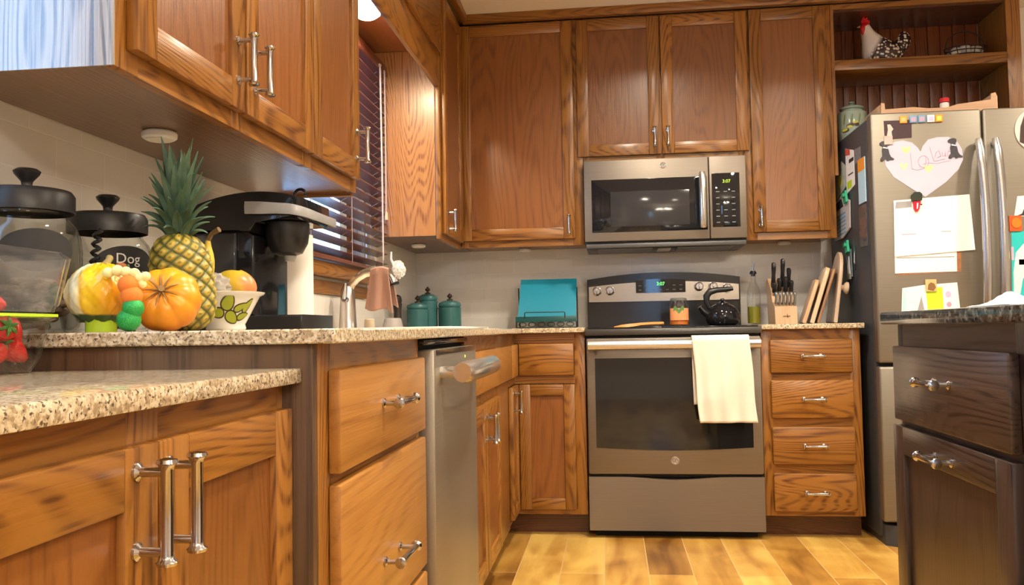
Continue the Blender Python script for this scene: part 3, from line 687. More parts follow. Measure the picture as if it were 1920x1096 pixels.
# ------------------------------------------------------------------ left counter: jars, gourds, pineapple, bowl
def jar(cx, cy, r, h, lid_r, label, writing, la):
    t = thing('glass_jar', label, 'jar', (cx, cy, ZT))
    pr = [(0, .001), (r*.86, .001), (r*.95, .012), (r, .04), (r, h*.62), (r*.97, h*.72), (r*.90, h*.80), (lid_r*.93, h*.86), (lid_r*.90, h*.90), (lid_r*.94, h*.94), (lid_r*.94, h)]
    inn = [(max(q[0]-.0035, 0), max(q[1], .006) if i > 0 else .006) for i, q in enumerate(pr)][::-1]
    MB().lathe(pr+inn, (cx, cy, ZT), 48, cap=False).build('jar_body', GLASS, t, angle=60)
    l = MB().lathe([(0, h+.001), (lid_r*1.02, h+.001), (lid_r*1.04, h-.02), (lid_r*1.06, h-.02), (lid_r*1.06, h+.008), (lid_r*.98, h+.016), (lid_r*.5, h+.020), (0, h+.021)], (cx, cy, ZT), 48, cap=False).build('lid', mat('lid_black_metal', (.018, .018, .02), .38, var=.1), t)
    MB().lathe([(.011, h+.0205), (.008, h+.026), (.009, h+.032), (.019, h+.044), (.021, h+.049), (.016, h+.053), (0, h+.054)], (cx, cy, ZT), 24).build('knob', BLACKPL, l)
    rr = r+.0012
    def fn(u, v):
        # oval chalk label wrapped on the jar
        a = 2*pi*u; q = v; du, dv = .058*cos(a)*q, .034*sin(a)*q
        an = la+du/rr; return (cx+rr*cos(an), cy+rr*sin(an), ZT+h*.60+dv)
    lb = MB().sheet(fn, 36, 6).build('chalk_label', mat('chalkboard', (.022, .022, .024), .7, var=.2), t)
    if writing:
        cu = mat('chalk', (.78, .78, .76), .9, var=0)
        for i, (wd, dz, sz) in enumerate(writing):
            o = text('chalk_writing', wd, sz, Matrix.Identity(4), 0, 0, 0, cu, t, depth=.0003)
            for v in o.data.vertices:
                x, y, z = v.co.x+cx, v.co.y+cy, v.co.z+ZT
                an = la+x/rr; r2 = rr+.0008+z-0*1
                v.co = (r2*cos(an), r2*sin(an), h*.60+dz+y)
    return t
j1 = jar(.087, -3.150, .083, .218, .068, 'large glass jar with black lid and blank black label at the left edge', [], radians(-42))
j2 = jar(.100, -2.945, .080, .206, .066, 'glass jar with black lid and chalk label reading dog cookies', [('Dog', .010, .026), ('Cookies', -.014, .020)], radians(-33))
def biscuits(cx, cy, r, h, name, mt, n, seed, lab):
    rnd = random.Random(seed); b = MB()
    for k in range(n):
        a, q, z = rnd.random()*6.28, (r-.024)*math.sqrt(rnd.random()), .012+h*k/n
        T = Matrix.Translation((cx+q*cos(a), cy+q*sin(a), ZT+z)) @ Matrix.Rotation(rnd.random()*6, 4, 'Z') @ Matrix.Rotation(rnd.uniform(-.5, .5), 4, 'X')
        m = MB(); m.box((-.016, -.008, -.005), (.016, .008, .005), .004); m.ell((-.016, 0, 0), (.008, .011, .006), 8, 6); m.ell((.016, 0, 0), (.008, .011, .006), 8, 6)
        m.copy_T(T); me = bpy.data.meshes.new('tmp'); m.bm.to_mesh(me); b.bm.from_mesh(me); bpy.data.meshes.remove(me); m.bm.free()
    o = b.build(name, mt, off=(cx, cy, ZT+.008)); tag(o, lab, 'dog biscuits', kind='stuff')
biscuits(.087, -3.150, .078, .075, 'dog_biscuits', mat('biscuit_brown', (.20, .13, .085), .8, var=.3), 60, 3, 'brown biscuits filling the bottom of the large left jar')
biscuits(.100, -2.945, .075, .10, 'dog_biscuits', mat('biscuit_pale', (.50, .36, .22), .8, var=.3), 70, 4, 'pale dog cookies inside the jar with chalk writing')
b = MB(); b.tube([(.134-.0003*k+.006*sin(k*1.05), -3.028+.005*cos(k*1.05), 1.108-.0026*k) for k in range(30)], .0035, 8)
o = b.build('curly_cord', BLACKPL, off=(.134, -3.028, 1.02)); tag(o, 'black curly ribbon hanging down between the two glass jars', 'ribbon')

# small gourd
GC = (.220, -3.152, .986)
def gourd_mat():
    m, nt, N, L, B = newmat('gourd_skin')
    tc = N.new('ShaderNodeTexCoord'); sp = N.new('ShaderNodeSeparateXYZ'); L.new(tc.outputs['Object'], sp.inputs[0])
    no = N.new('ShaderNodeTexNoise'); no.inputs['Scale'].default_value = 28; no.inputs['Detail'].default_value = 3; L.new(tc.outputs['Object'], no.inputs['Vector'])
    f = math_node(N, L, 'ADD', math_node(N, L, 'MULTIPLY', sp.outputs[0], 9.0), math_node(N, L, 'ADD', math_node(N, L, 'MULTIPLY', no.outputs['Fac'], .22), .40))
    c = ramp(N, L, f, [(.05, (.82, .72, .42)), (.22, (.66, .47, .18)), (.30, (.88, .82, .56)), (.42, (.86, .78, .45)), (.47, (.72, .40, .02)), (.55, (.85, .58, .02)), (.72, (.80, .46, .01)), (.9, (.70, .27, .01))])
    mk = ramp(N, L, math_node(N, L, 'ADD', math_node(N, L, 'MULTIPLY', sp.outputs[2], 12), math_node(N, L, 'MULTIPLY', no.outputs['Fac'], .1)), [(.16, 1.0), (.20, 0.0)])
    mx = N.new('ShaderNodeMix'); mx.data_type = 'RGBA'; L.new(mk, mx.inputs[0]); L.new(c, mx.inputs[6]); mx.inputs[7].default_value = (.045, .085, .03, 1)
    L.new(mx.outputs[2], B.inputs['Base Color']); B.inputs['Roughness'].default_value = .3; return m
t = thing('gourd', 'small yellow and cream striped gourd sitting in a lime ring', 'gourd', (GC[0], GC[1], ZT+.018))
def gk(th, ph):
    return 1+.035*cos(7*th)+.02*sin(9*th+6*ph)*cos(ph)+.018*sin(23*th)*sin(17*ph)
b = MB(); b.ell(GC, (.053, .050, .049), 96, 64, gk); b.build('gourd_body', gourd_mat(), t)
MB().tube([(GC[0]+.005, GC[1], GC[2]+.045), (GC[0]+.006, GC[1]+.01, GC[2]+.055), (GC[0], GC[1]+.022, GC[2]+.060)], [.007, .005, .006], 10).build('stem', mat('gourd_stem', (.30, .22, .08), .7, var=.3), t)
LIME = mat('lime_plastic', (.46, .66, .03), .35, var=.05)
o = MB().lathe([(.020, .001), (.0235, .001), (.0235, .022), (.020, .022), (.020, .001)], (GC[0], GC[1], ZT), 32, cap=False).build('ring_stand', LIME, off=(GC[0], GC[1], ZT)); tag(o, 'lime green plastic ring under the striped gourd', 'stand')
# mini pumpkin on its side
t = thing('pumpkin', 'small orange pumpkin lying on its side against the pineapple', 'pumpkin', (.298, -3.10, ZT))
def pk(th, ph): return 1+.055*(abs(cos(4.5*th))-.5)-.28*abs(sin(ph))**6
def pump_mat():
    m, nt, N, L, B = newmat('pumpkin_skin')
    tc = N.new('ShaderNodeTexCoord'); no = N.new('ShaderNodeTexNoise'); no.inputs['Scale'].default_value = 22; no.inputs['Detail'].default_value = 4; L.new(tc.outputs['Object'], no.inputs['Vector'])
    sp = N.new('ShaderNodeSeparateXYZ'); L.new(tc.outputs['Object'], sp.inputs[0])
    f = math_node(N, L, 'ADD', math_node(N, L, 'MULTIPLY', no.outputs['Fac'], .6), math_node(N, L, 'MULTIPLY', sp.outputs[2], 3.2))
    L.new(ramp(N, L, f, [(.25, (.66, .20, .008)), (.5, (.78, .31, .012)), (.75, (.82, .42, .02))]), B.inputs['Base Color']); B.inputs['Roughness'].default_value = .35; return m
b = MB(); b.ell((0, 0, 0), (.0545, .0545, .047), 90, 40, pk)
T = Matrix.Translation((.300, -3.095, .977)) @ Matrix.Rotation(radians(14), 4, 'Z') @ Matrix.Rotation(radians(66), 4, 'X')
b.copy_T(T); b.build('pumpkin_body', pump_mat(), t)
b = MB(); b.tube([(0, 0, .030), (0, 0, .037), (.002, 0, .043)], [.008, .005, .0055], 10)
for k in range(9):
    a = (k+.5)*2*pi/9; b.tube([(.004*cos(a), .004*sin(a), .036), (.016*cos(a), .016*sin(a), .0388), (.029*cos(a), .029*sin(a), .0375)], [.002, .0013, .0004], 6)
b.copy_T(T); b.build('stem', mat('pumpkin_stem', (.26, .14, .04), .7, var=.2), t)
# berry pick decoration
t = thing('berry_pick', 'fall craft pick of yellow, orange and glittery green balls between gourd and pumpkin', 'decoration', (.290, -3.18, ZT))
YB, OB = mat('cream_bead', (.86, .80, .36), .5), mat('orange_foam', (.78, .20, .025), .7, bump=.4, vscale=300)
GB = mat('green_glitter', (.02, .34, .07), .3, .2, var=.7, vscale=500, bump=.6)
for x, z, r in ((.231, 1.032, .0085), (.244, 1.035, .009), (.256, 1.033, .0085), (.268, 1.031, .008), (.275, 1.024, .008), (.284, 1.026, .0075), (.270, 1.016, .007), (.279, 1.014, .007)):
    MB().ell((x+.028, -3.190+.3*(x-.25), z-.015), (r, r, r), 14, 10).build('berry', YB, t)
for x, z, r in ((.262, .997, .0155), (.268, .980, .0165)): MB().ell((x+.028, -3.192, z), (r, r, r), 18, 12).build('orange_ball', OB, t)
for x, z, r in ((.271, .961, .0165), (.264, .943, .0185)): MB().ell((x+.028, -3.193, z), (r, r, r), 18, 12).build('green_ball', GB, t)
b = MB(); b.tube([(.294, -3.180, ZT+.001), (.292, -3.183, .96), (.290, -3.183, 1.0), (.284, -3.183, 1.03)], .0022, 6); b.build('wire_stem', mat('wire_green', (.05, .10, .03), .6), t)
b = MB(); b.ell((.272, -3.183, 1.027), (.011, .003, .006), 12, 8); b.build('leaf', mat('rust_leaf', (.35, .10, .02), .7), t)

# pineapple
PC = (.266, -2.972); PZ0, PH, PR = ZT, .178, .0535
t = thing('pineapple', 'ripe pineapple with a tall green crown standing on the counter', 'pineapple', (PC[0], PC[1], ZT))
NU, NV = 208, 150
bm = bmesh.new(); lay = bm.verts.layers.float.new('eye'); g = []
lean = .016
for j in range(NV+1):
    v = j/NV; z = PZ0+.001+PH*v; prof = max(0.02, (1-abs(2*v-1)**3.6))**.42; prof *= 1-.06*v
    row = []
    for i in range(NU):
        th = 2*pi*i/NU
        A = th*8/(2*pi)+v*7.2; Bq = th*13/(2*pi)-v*7.6
        fa, fb = abs((A % 1)-.5)*2, abs((Bq % 1)-.5)*2
        e = (1-fa**2.2)*(1-fb**2.2); tip = max(0, 1-((fa)**2+(fb)**2)*7)
        r = PR*prof*(1+.085*e**.6+.03*tip)
        vv = bm.verts.new((PC[0]-lean*(v-.3)+r*cos(th), PC[1]+r*sin(th), z)); vv[lay] = e-1.2*tip*.5
        row.append(vv)
    g.append(row)
for j in range(NV):
    for i in range(NU):
        f = bm.faces.new((g[j][i], g[j][(i+1) % NU], g[j+1][(i+1) % NU], g[j+1][i])); f.smooth = True
bm.faces.new(g[0][::-1]); bm.faces.new(g[-1])
bmesh.ops.translate(bm, vec=-Vector((PC[0], PC[1], ZT)), verts=bm.verts[:])
me = bpy.data.meshes.new('fruit_body'); bm.to_mesh(me); bm.free()
m, nt, N, L, B = newmat('pineapple_skin')
at = N.new('ShaderNodeAttribute'); at.attribute_name = 'eye'
tc = N.new('ShaderNodeTexCoord'); no = N.new('ShaderNodeTexNoise'); no.inputs['Scale'].default_value = 30; L.new(tc.outputs['Object'], no.inputs['Vector'])
f = math_node(N, L, 'ADD', at.outputs['Fac'], math_node(N, L, 'MULTIPLY', math_node(N, L, 'SUBTRACT', no.outputs['Fac'], .5), .5))
L.new(ramp(N, L, f, [(.02, (.075, .078, .016)), (.28, (.16, .15, .022)), (.55, (.30, .235, .03)), (.8, (.46, .33, .045)), (.97, (.50, .36, .09))]), B.inputs['Base Color'])
B.inputs['Roughness'].default_value = .42; me.materials.append(m)
o = bpy.data.objects.new('fruit_body', me); COL.objects.link(o); o.parent = t; OFF[o] = OFF[t]
b = MB(); rnd = random.Random(5); top = Vector((PC[0]-lean*.7, PC[1], ZT+PH-.004))
NL = 64
for k in range(NL):
    q = k/(NL-1)                      # 0 outer low leaves, 1 inner tall leaves
    a = k*2.39996; ln = .040+.085*q**.9+rnd.uniform(-.006, .010); wd = .0095+.0045*q
    tilt = radians(80-66*q**.7+rnd.uniform(-7, 7)); base = top+Vector((.018*(1-q)*cos(a), .018*(1-q)*sin(a), (.050*q**1.1)))
    rad = Vector((cos(a), sin(a), 0)); sd = Vector((-sin(a), cos(a), 0)); rows = []
    p = base.copy(); ang = tilt*.45
    for s_ in range(9):
        u = s_/8; d = rad*sin(ang)+Vector((0, 0, 1))*cos(ang)
        nrm = d.cross(sd)
        ww = wd*(1-u**1.9)*(.75+.5*u)+.0003; cup = ww*.45
        rows.append([p-sd*ww+nrm*cup*-1, p, p+sd*ww+nrm*cup*-1, p+nrm*.0012])
        p = p+d*(ln/8); ang += tilt*.55/4*(1.15 if q < .5 else .75)+.0*u
    b.loft(rows)
b.build('crown', mat('pineapple_leaf', (.085, .150, .095), .42, var=.35, vscale=60), t)

# fruit bowl
BC = (.262, -2.795)
t = thing('fruit_bowl', 'white footed bowl painted with green leaf flowers', 'bowl', (BC[0], BC[1], ZT))
bp_ = [(0, .001), (.036, .001), (.039, .006), (.037, .014), (.048, .035), (.058, .055), (.066, .070), (.074, .074), (.076, .078), (.072, .079), (.062, .071), (.05, .045), (.034, .020), (0, .016)]
MB().lathe(bp_, (BC[0], BC[1], ZT), 56, cap=False).build('bowl_body', PORC, t, angle=60)
def bowl_r(z):
    for (r0, h0), (r1, h1) in zip(bp_[3:], bp_[4:]):
        if h0 <= z <= h1: return r0+(r1-r0)*(z-h0)/(h1-h0)
    return .06
def petal(cu, cz, ang, ln, wd, mt, name, lift):
    def fn(u, v):
        a = 2*pi*u; x = ln*.5*cos(a)*v+ln*.5; y = wd*sin(a)*v*(1-.35*cos(a))
        du = cu+x*cos(ang)-y*sin(ang); z = min(.0695, max(.0145, cz+x*sin(ang)+y*cos(ang)))
        r = bowl_r(z)+lift; an = radians(-62)+du/.055
        return (BC[0]+r*cos(an), BC[1]+r*sin(an), ZT+z)
    MB().sheet(fn, 22, 4).build(name, mt, t)
PSC = 1.35
PGREEN, PDARK = mat('painted_green', (.36, .42, .03), .25, var=.15), mat('painted_outline', (.06, .035, .015), .3, var=0)
for cu, cz, ang, ln, wd in ((-.004, .040, radians(75), .027, .009), (-.004, .037, radians(-35), .026, .009), (-.006, .039, radians(190), .024, .008), (.012, .040, radians(28), .024, .006), (.034, .036, radians(65), .024, .006), (.022, .026, radians(15), .024, .006)):
    ln, wd = ln*PSC, wd*PSC
    petal(cu, cz, ang, ln, wd, PDARK, 'painted_outline', .0007); petal(cu+.0025*cos(ang), cz+.0025*sin(ang), ang, ln-.005, wd-.0025, PGREEN, 'painted_petal', .0013)
def mango_mat():
    m, nt, N, L, B = newmat('mango_skin')
    tc = N.new('ShaderNodeTexCoord'); sp = N.new('ShaderNodeSeparateXYZ'); L.new(tc.outputs['Object'], sp.inputs[0])
    no = N.new('ShaderNodeTexNoise'); no.inputs['Scale'].default_value = 25; L.new(tc.outputs['Object'], no.inputs['Vector'])
    f = math_node(N, L, 'ADD', math_node(N, L, 'MULTIPLY', sp.outputs[0], 9), math_node(N, L, 'ADD', math_node(N, L, 'MULTIPLY', no.outputs['Fac'], .35), .18))
    L.new(ramp(N, L, f, [(.2, (.55, .42, .03)), (.52, (.66, .42, .04)), (.66, (.72, .22, .07))]), B.inputs['Base Color']); B.inputs['Roughness'].default_value = .35; return m
b = MB(); b.ell((0, 0, 0), (.042, .032, .030), 36, 24, lambda th, ph: 1+.06*cos(th)); b.copy_T(Matrix.Translation((.285, -2.802, 1.018)) @ Matrix.Rotation(radians(20), 4, 'Y'))
o = b.build('mango', mango_mat(), off=(.285, -2.802, 1.018)); tag(o, 'yellow and red mango resting in the leaf painted bowl', 'mango')
BAN = mat('banana_skin', (.70, .50, .06), .45, var=.15)
for i, (dx, lab) in enumerate(((-.004, 'yellow banana standing in the bowl beside the pineapple'),)):
    t = thing('banana', lab, 'banana', (.232+dx, -2.78, 1.0))
    pts = [(.196+dx*1.2+.030*sin(q*1.7), -2.785+dx*1.2, .955+.155*q) for q in [k/12 for k in range(13)]]
    MB().tube(pts, [.006, .012, .015, .0165, .017, .0172, .017, .0165, .0155, .014, .011, .007, .005], 10).build('banana_body', BAN, t)
    MB().tube([pts[-1], (pts[-1][0]+.008, pts[-1][1], pts[-1][2]+.014), (pts[-1][0]+.026, pts[-1][1]-.004, pts[-1][2]+.022)], [.0052, .0048, .006], 8).build('stem', mat('banana_stem', (.16, .09, .03), .7, var=.2), t)
rnd = random.Random(2)
def bagk(th, ph): return 1+.08*sin(5*th+3*ph)+.06*sin(9*th-7*ph)+.04*sin(14*ph+3*th)
b = MB(); b.ell((.252, -2.835, 1.010), (.038, .020, .028), 40, 26, bagk)
o = b.build('produce_bag', mat('thin_plastic_bag', (.78, .74, .70), .25, trans=.55, ior=1.2, var=.1), off=(.252, -2.835, 1.0)); tag(o, 'crumpled clear plastic produce bag in the fruit bowl', 'bag')

# strawberries in a clamshell
CC = (.130, -3.345)
t = thing('fruit_container', 'clear plastic clamshell of strawberries on the low counter at the left edge', 'container', (CC[0], CC[1], ZL))
def rr_ring(hx, hy, z, rad=.02, n=6):
    pts = []
    for cxs, cys, a0 in ((1, 1, 0), (-1, 1, pi/2), (-1, -1, pi), (1, -1, 1.5*pi)):
        for k in range(n+1):
            a = a0+pi/2*k/n; pts.append((CC[0]+cxs*(hx-rad)+rad*cos(a), CC[1]+cys*(hy-rad)+rad*sin(a), z))
    return pts
MB().loft([rr_ring(.068, .070, ZL+.001), rr_ring(.078, .078, ZL+.02), rr_ring(.088, .086, ZL+.075), rr_ring(.094, .092, ZL+.078), rr_ring(.094, .092, ZL+.080), rr_ring(.0865, .0845, ZL+.078), rr_ring(.0765, .0765, ZL+.0205), rr_ring(.0665, .0685, ZL+.0025)], cap=True).build('tub', thin_glass('tub_plastic', (.97, .97, .97), 1.45, .05, .0, 1.2), t)
MB().loft([rr_ring(.095, .093, ZL+.0812), rr_ring(.095, .093, ZL+.0852), rr_ring(.0915, .0895, ZL+.0852), rr_ring(.0915, .0895, ZL+.0812), rr_ring(.095, .093, ZL+.0812)], cap=False).build('green_band', LIME, t)
def lid_ring(hx, hy, z, rib): 
    return [(CC[0]+(x-CC[0])*(1+rib*(k % 2)), CC[1]+(y-CC[1])*(1+rib*(k % 2)), z_) for k, (x, y, z_) in enumerate(rr_ring(hx, hy, z, .022, 7))]
MB().loft([lid_ring(.092, .090, ZL+.0880, 0), lid_ring(.096, .092, ZL+.10, .018), lid_ring(.108, .10, ZL+.168, .018), lid_ring(.102, .094, ZL+.176, 0), lid_ring(.098, .090, ZL+.1745, 0), lid_ring(.104, .096, ZL+.167, .018), lid_ring(.0925, .0885, ZL+.10, .018), lid_ring(.0885, .0865, ZL+.0880, 0)], cap=True).build('lid', PLAST, t)
def straw_mat():
    m, nt, N, L, B = newmat('strawberry_skin')
    tc = N.new('ShaderNodeTexCoord'); vo = N.new('ShaderNodeTexVoronoi'); vo.inputs['Scale'].default_value = 190; L.new(tc.outputs['Object'], vo.inputs['Vector'])
    L.new(ramp(N, L, vo.outputs['Distance'], [(.0, (.60, .30, .08)), (.16, (.50, .015, .012)), (.6, (.58, .02, .014))]), B.inputs['Base Color']); B.inputs['Roughness'].default_value = .25
    return m
SM = straw_mat(); CM = mat('strawberry_cap', (.08, .25, .04), .6)
st = thing('strawberry', 'x', 'strawberry', (0, 0, 0), 'strawberries in the clamshell')
MB().lathe([(0, -.024), (.006, -.021), (.013, -.010), (.0175, .003), (.0165, .012), (.009, .017), (0, .018)], (0, 0, 0), 20, cap=False).build('berry', SM, st)
b = MB()
for k in range(6):
    a = k*pi/3; b.tube([(0, 0, .0185), (.008*cos(a), .008*sin(a), .0195), (.015*cos(a), .015*sin(a), .0165)], [.002, .0032, .0006], 6)
b.build('leaf_cap', CM, st)
pos = [(-.04, -.04, .030), (.0, -.045, .030), (.045, -.04, .034), (-.045, .01, .030), (.002, .0, .032), (.046, .006, .034), (-.03, .048, .03), (.015, .045, .032), (.05, .045, .036),
       (-.02, -.02, .063), (.025, -.022, .065), (.056, -.03, .068), (.054, .015, .067), (.02, .02, .064), (-.025, .03, .063), (.04, .050, .066), (.036, -.035, .108), (.030, .02, .106), (-.01, -.03, .104)]
for k, (dx, dy, dz) in enumerate(pos):
    s0 = st if k == 0 else copy_tree(st, (0, 0, 0))
    s0.location = (CC[0]+dx, CC[1]+dy, ZL+dz-.004); s0.rotation_euler = (rnd.uniform(.6, 1.4)*(1 if k % 2 else -1), rnd.uniform(-.5, .5), rnd.random()*6)
    s0['label'] = 'red strawberry inside the clear clamshell on the low counter'

# coffee maker
t = thing('coffee_maker', 'black single serve coffee maker with a silver handle under the long wall cabinet', 'coffee maker', (.18, -2.42, ZT))
ya, yb = -2.535, -2.315
BKc = frame('BK', -2.425)
def xz(poly, y0, y1, name, mt, par=t, bev=0):
    b = MB(); b.loft([[(x, y0, z) for x, z in poly], [(x, y1, z) for x, z in poly]])
    if bev: bmesh.ops.bevel(b.bm, geom=[e for e in b.bm.edges if abs(e.verts[0].co.y-e.verts[1].co.y) < 1e-6], offset=bev, segments=3, profile=.5, affect='EDGES', clamp_overlap=True)
    for f in b.bm.faces: f.smooth = True
    return b.build(name, mt, par)
xz([(.06, ZT+.001), (.325, ZT+.001), (.325, .962), (.06, .962)], ya, yb, 'drip_tray_base', BLACKPL, t, .006)
xz([(.062, .9625), (.205, .9625), (.205, 1.15), (.19, 1.16), (.062, 1.16)], ya+.004, yb-.004, 'column', BLACKSH, t, .005)
xz([(.045, .9625), (.0615, .9625), (.0615, 1.19), (.045, 1.19)], ya+.02, yb-.02, 'water_tank_back', BLACKPL, t)
xz([(.07, .972), (.165, .972), (.165, 1.155), (.07, 1.155)], ya-.010, ya+.0035, 'water_tank', mat('smoked_tank', (.03, .032, .036), .06, var=0), t, .004)
dome = [(.046, 1.161), (.2, 1.157), (.203, 1.188), (.312, 1.187), (.318, 1.205)]+[(.318-.272*k/12, 1.203+.050*sin(pi*(.22+.70*k/12))**.8) for k in range(13)]
xz(dome, ya+.002, yb-.002, 'brew_head_top', BLACKSH, t, .008)
b = MB(); b.lathe([(0, 0), (.020, 0), (.036, .006), (.049, .030), (.053, .060), (.053, .078), (0, .079)], (.256, -2.45, 1.107), 40); b.build('brew_head', BLACKPL, t)
b = MB(); b.cyl((.262, -2.45, 1.094), (.262, -2.45, 1.1065), .012, .016); b.build('nozzle', mat('nozzle_grey', (.3, .3, .29), .4), t)
hpts = []
for k in range(17):
    a = -pi*.5+pi*k/16; hpts.append((.262+.088*max(0, cos(a))**.8 if abs(k-8) < 8 else .19, -2.425+.118*sin(a), 0))
def hring(p, q):
    z = 1.190+.012*(1-abs(q*2-1)); h = .013-.005*(1-abs(q*2-1))
    return [(p[0], p[1], z-h), (p[0]+.012, p[1]*1, z-h*.6), (p[0]+.012, p[1], z+h*.6), (p[0], p[1], z+h)]
b = MB()
side = [(.190+.075*k/8, ya-.0085-.004*sin(pi*k/16), 1.214-.004*k/8) for k in range(9)]
sg = lambda c: (1 if c >= 0 else -1)*abs(c)**.5
arc_ = [(.265+.078*sin(pi*k/16)**.5 if 0 < k < 16 else .265, -2.425-.1225*sg(cos(pi*k/16)), 1.210-.014*sin(pi*k/16)) for k in range(17)]
side2 = [(.265-.075*k/8, yb+.0085, 1.210+.004*k/8) for k in range(9)]
path = side[:-1]+arc_+side2[1:]
rings = []
for i, p in enumerate(path):
    a_ = Vector(path[max(i-1, 0)]); c_ = Vector(path[min(i+1, len(path)-1)]); tg = (c_-a_); tg.z = 0; tg.normalize(); nr = Vector((tg.y, -tg.x, 0))
    q = min(1, min(i, len(path)-1-i)/4); hh = .0145-.006*max(0, (min(i, len(path)-1-i)-4)/14)
    P = Vector(p); rings.append([P-nr*.003+Vector((0, 0, -hh)), P+nr*.003+Vector((0, 0, -hh)), P+nr*.005, P+nr*.003+Vector((0, 0, hh)), P-nr*.003+Vector((0, 0, hh)), P-nr*.005])
b.loft(rings); b.build('brew_handle', mat('handle_silver', (.36, .36, .37), .35, .25, var=.03), t, angle=60)
b = MB(); b.tube([(.285+.014*cos(a), -2.44, 1.258+.013*sin(a)) for a in [k*pi/10-.3 for k in range(14)]], .0035, 8); b.lathe([(.020, 0), (.022, .004), (.016, .010), (0, .011)], (.292, -2.44, 1.232), 20); b.build('lid_loop', BLACKSH, t)
# paper towel roll behind it
t = thing('paper_towel_roll', 'white paper towel roll standing behind the coffee maker', 'paper towel', (.095, -1.988, ZT))
MB().lathe([(.018, .012), (.056, .012), (.0565, .014), (.0545, .288), (.018, .288)], (.095, -1.988, ZT), 40).build('paper_roll', PAPER, t)
MB().lathe([(.07, 0.0005), (.07, .008), (.066, .011), (0, .0115)], (.095, -1.988, ZT), 36).build('holder_base', CHROME, t)
MB().cyl((.095, -1.988, ZT+.012), (.095, -1.988, ZT+.315), .006).build('holder_post', CHROME, t)

# ------------------------------------------------------------------ sink corner
FX, FY = .072, -1.40
t = thing('faucet', 'brushed nickel kitchen faucet with an arched spout behind the sink', 'faucet', (FX, FY, ZT))
MB().lathe([(.0, .0005), (.036, .0005), (.036, .006), (.033, .010), (.031, .05), (.028, .11), (.025, .150), (.018, .165), (0, .166)], (FX, FY, ZT), 32).build('body', mat('satin_nickel', (.62, .58, .55), .3, .9), t)
sp_ = [(FX+.006, FY, ZT+.150), (FX+.016, FY, ZT+.172), (FX+.036, FY, ZT+.194), (FX+.066, FY, ZT+.212), (FX+.10, FY, ZT+.220), (FX+.128, FY, ZT+.216)]
MB().tube(sp_, [.014, .0145, .015, .016, .018, .020], 18).build('spout', mat('cream_chrome', (.78, .70, .55), .2, .85, var=.02), t)
MB().tube([(FX+.126, FY, ZT+.216), (FX+.150, FY, ZT+.207), (FX+.168, FY, ZT+.190), (FX+.176, FY, ZT+.172)], [.0195, .023, .024, .021], 20).build('spray_head', CHROME, t)
MB().tube([(FX+.176, FY, ZT+.1718), (FX+.178, FY, ZT+.165)], [.0195, .018], 20).build('spray_face', BLACKPL, t)
b = MB(); b.cyl((FX, FY-.024, ZT+.115), (FX, FY-.045, ZT+.118), .013, .011); b.tube([(FX, FY-.042, ZT+.12), (FX+.010, FY-.060, ZT+.15), (FX+.014, FY-.068, ZT+.175)], [.007, .006, .005], 12); b.build('lever', mat('blue_chrome', (.55, .60, .70), .12, 1, var=0), t)
# dish cloth over the spout
def cloth(u, v):
    x = .168+.062*u; q = v*2-1
    sgn = -1 if q < 0 else 1; d = abs(q)
    z0 = ZT+.211+.008*sin(u*pi)+.004
    spread = 1+.75*d
    xx = .197+(x-.197)*spread+.012*d*(1 if u > .5 else -1)*0
    fold = .010*sin(u*9.5+1.0)*d
    y = FY+sgn*(.0235+.016*d)+fold
    drop = .16 if sgn < 0 else .135
    z = z0-.0-drop*max(0, d-.10)/.9*(1-.16*(1-u)*(sgn < 0))-.010*sin(u*6)*d
    if d < .14: y = FY+sgn*(.0235*math.sqrt(d/.14)); z = z0+.018*(1-d/.14)**.5*.5+.002
    return (xx, y, z)
CLOTH = mat('tan_cloth', (.36, .19, .135), .95, var=.10, vscale=400, sheen=.3, bump=.5)
o = MB().sheet(cloth, 34, 48).build('dish_cloth', CLOTH, off=(.178, FY, ZT+.15), solid=.004); tag(o, 'tan dish cloth draped over the faucet spout', 'cloth')
# scrub brush tucked on the spray head
t = thing('scrub_brush', 'white bristled scrub brush hung on the faucet head', 'brush', (.255, FY, ZT+.205))
rnd = random.Random(9); b = MB()
BC2 = Vector((.262, FY-.002, ZT+.222))
for k in range(260):
    a, ph = rnd.random()*6.283, math.asin(rnd.uniform(-1, 1)); d = Vector((cos(ph)*cos(a), cos(ph)*sin(a), sin(ph)))
    if d.x < -.45: continue
    e = BC2+Vector((d.x*.030, d.y*.026, d.z*.034))*rnd.uniform(.9, 1.06); b.tube([BC2+d*.006, e], [.0016, .0022], 5)
b.ell(BC2, (.022, .019, .025), 18, 12); b.build('bristles', mat('white_bristle', (.86, .85, .82), .6, var=.05), t)
MB().tube([BC2+Vector((-.012, 0, .012)), BC2+Vector((-.024, -.002, .038)), BC2+Vector((-.022, -.004, .066))], [.006, .0045, .0035], 10).build('handle', WHITEPL, t)
# small things on the counter behind the sink
def smallpot(x, y, r0, r1, h, name, label, cat, mt, foot=None):
    t = thing(name, label, cat, (x, y, ZT))
    MB().lathe([(0, .008), (r0, .008), (r0, .014), (r1, h), (r1*.85, h+.003), (0, h+.003)], (x, y, ZT), 30).build('tub_body', mt, t)
    MB().lathe([(0, .0006), (r0*.98, .0006), (r0*.98, .0078), (0, .0078)], (x, y, ZT), 30).build('tub_rim', foot or BLACKPL, t)
smallpot(.084, -.80, .046, .037, .052, 'grey_tub', 'grey plastic tub turned upside down by the sink rim', 'tub', mat('grey_plastic', (.36, .34, .34), .35))
smallpot(.078, -1.14, .022, .020, .045, 'scrubber_cup', 'small beige scrubber cup behind the faucet cloth', 'cup', mat('beige_plastic', (.55, .46, .34), .4))
t = thing('pepper_mill', 'dark wooden pepper mill beside the teal canisters', 'pepper mill', (.050, -.58, ZT))
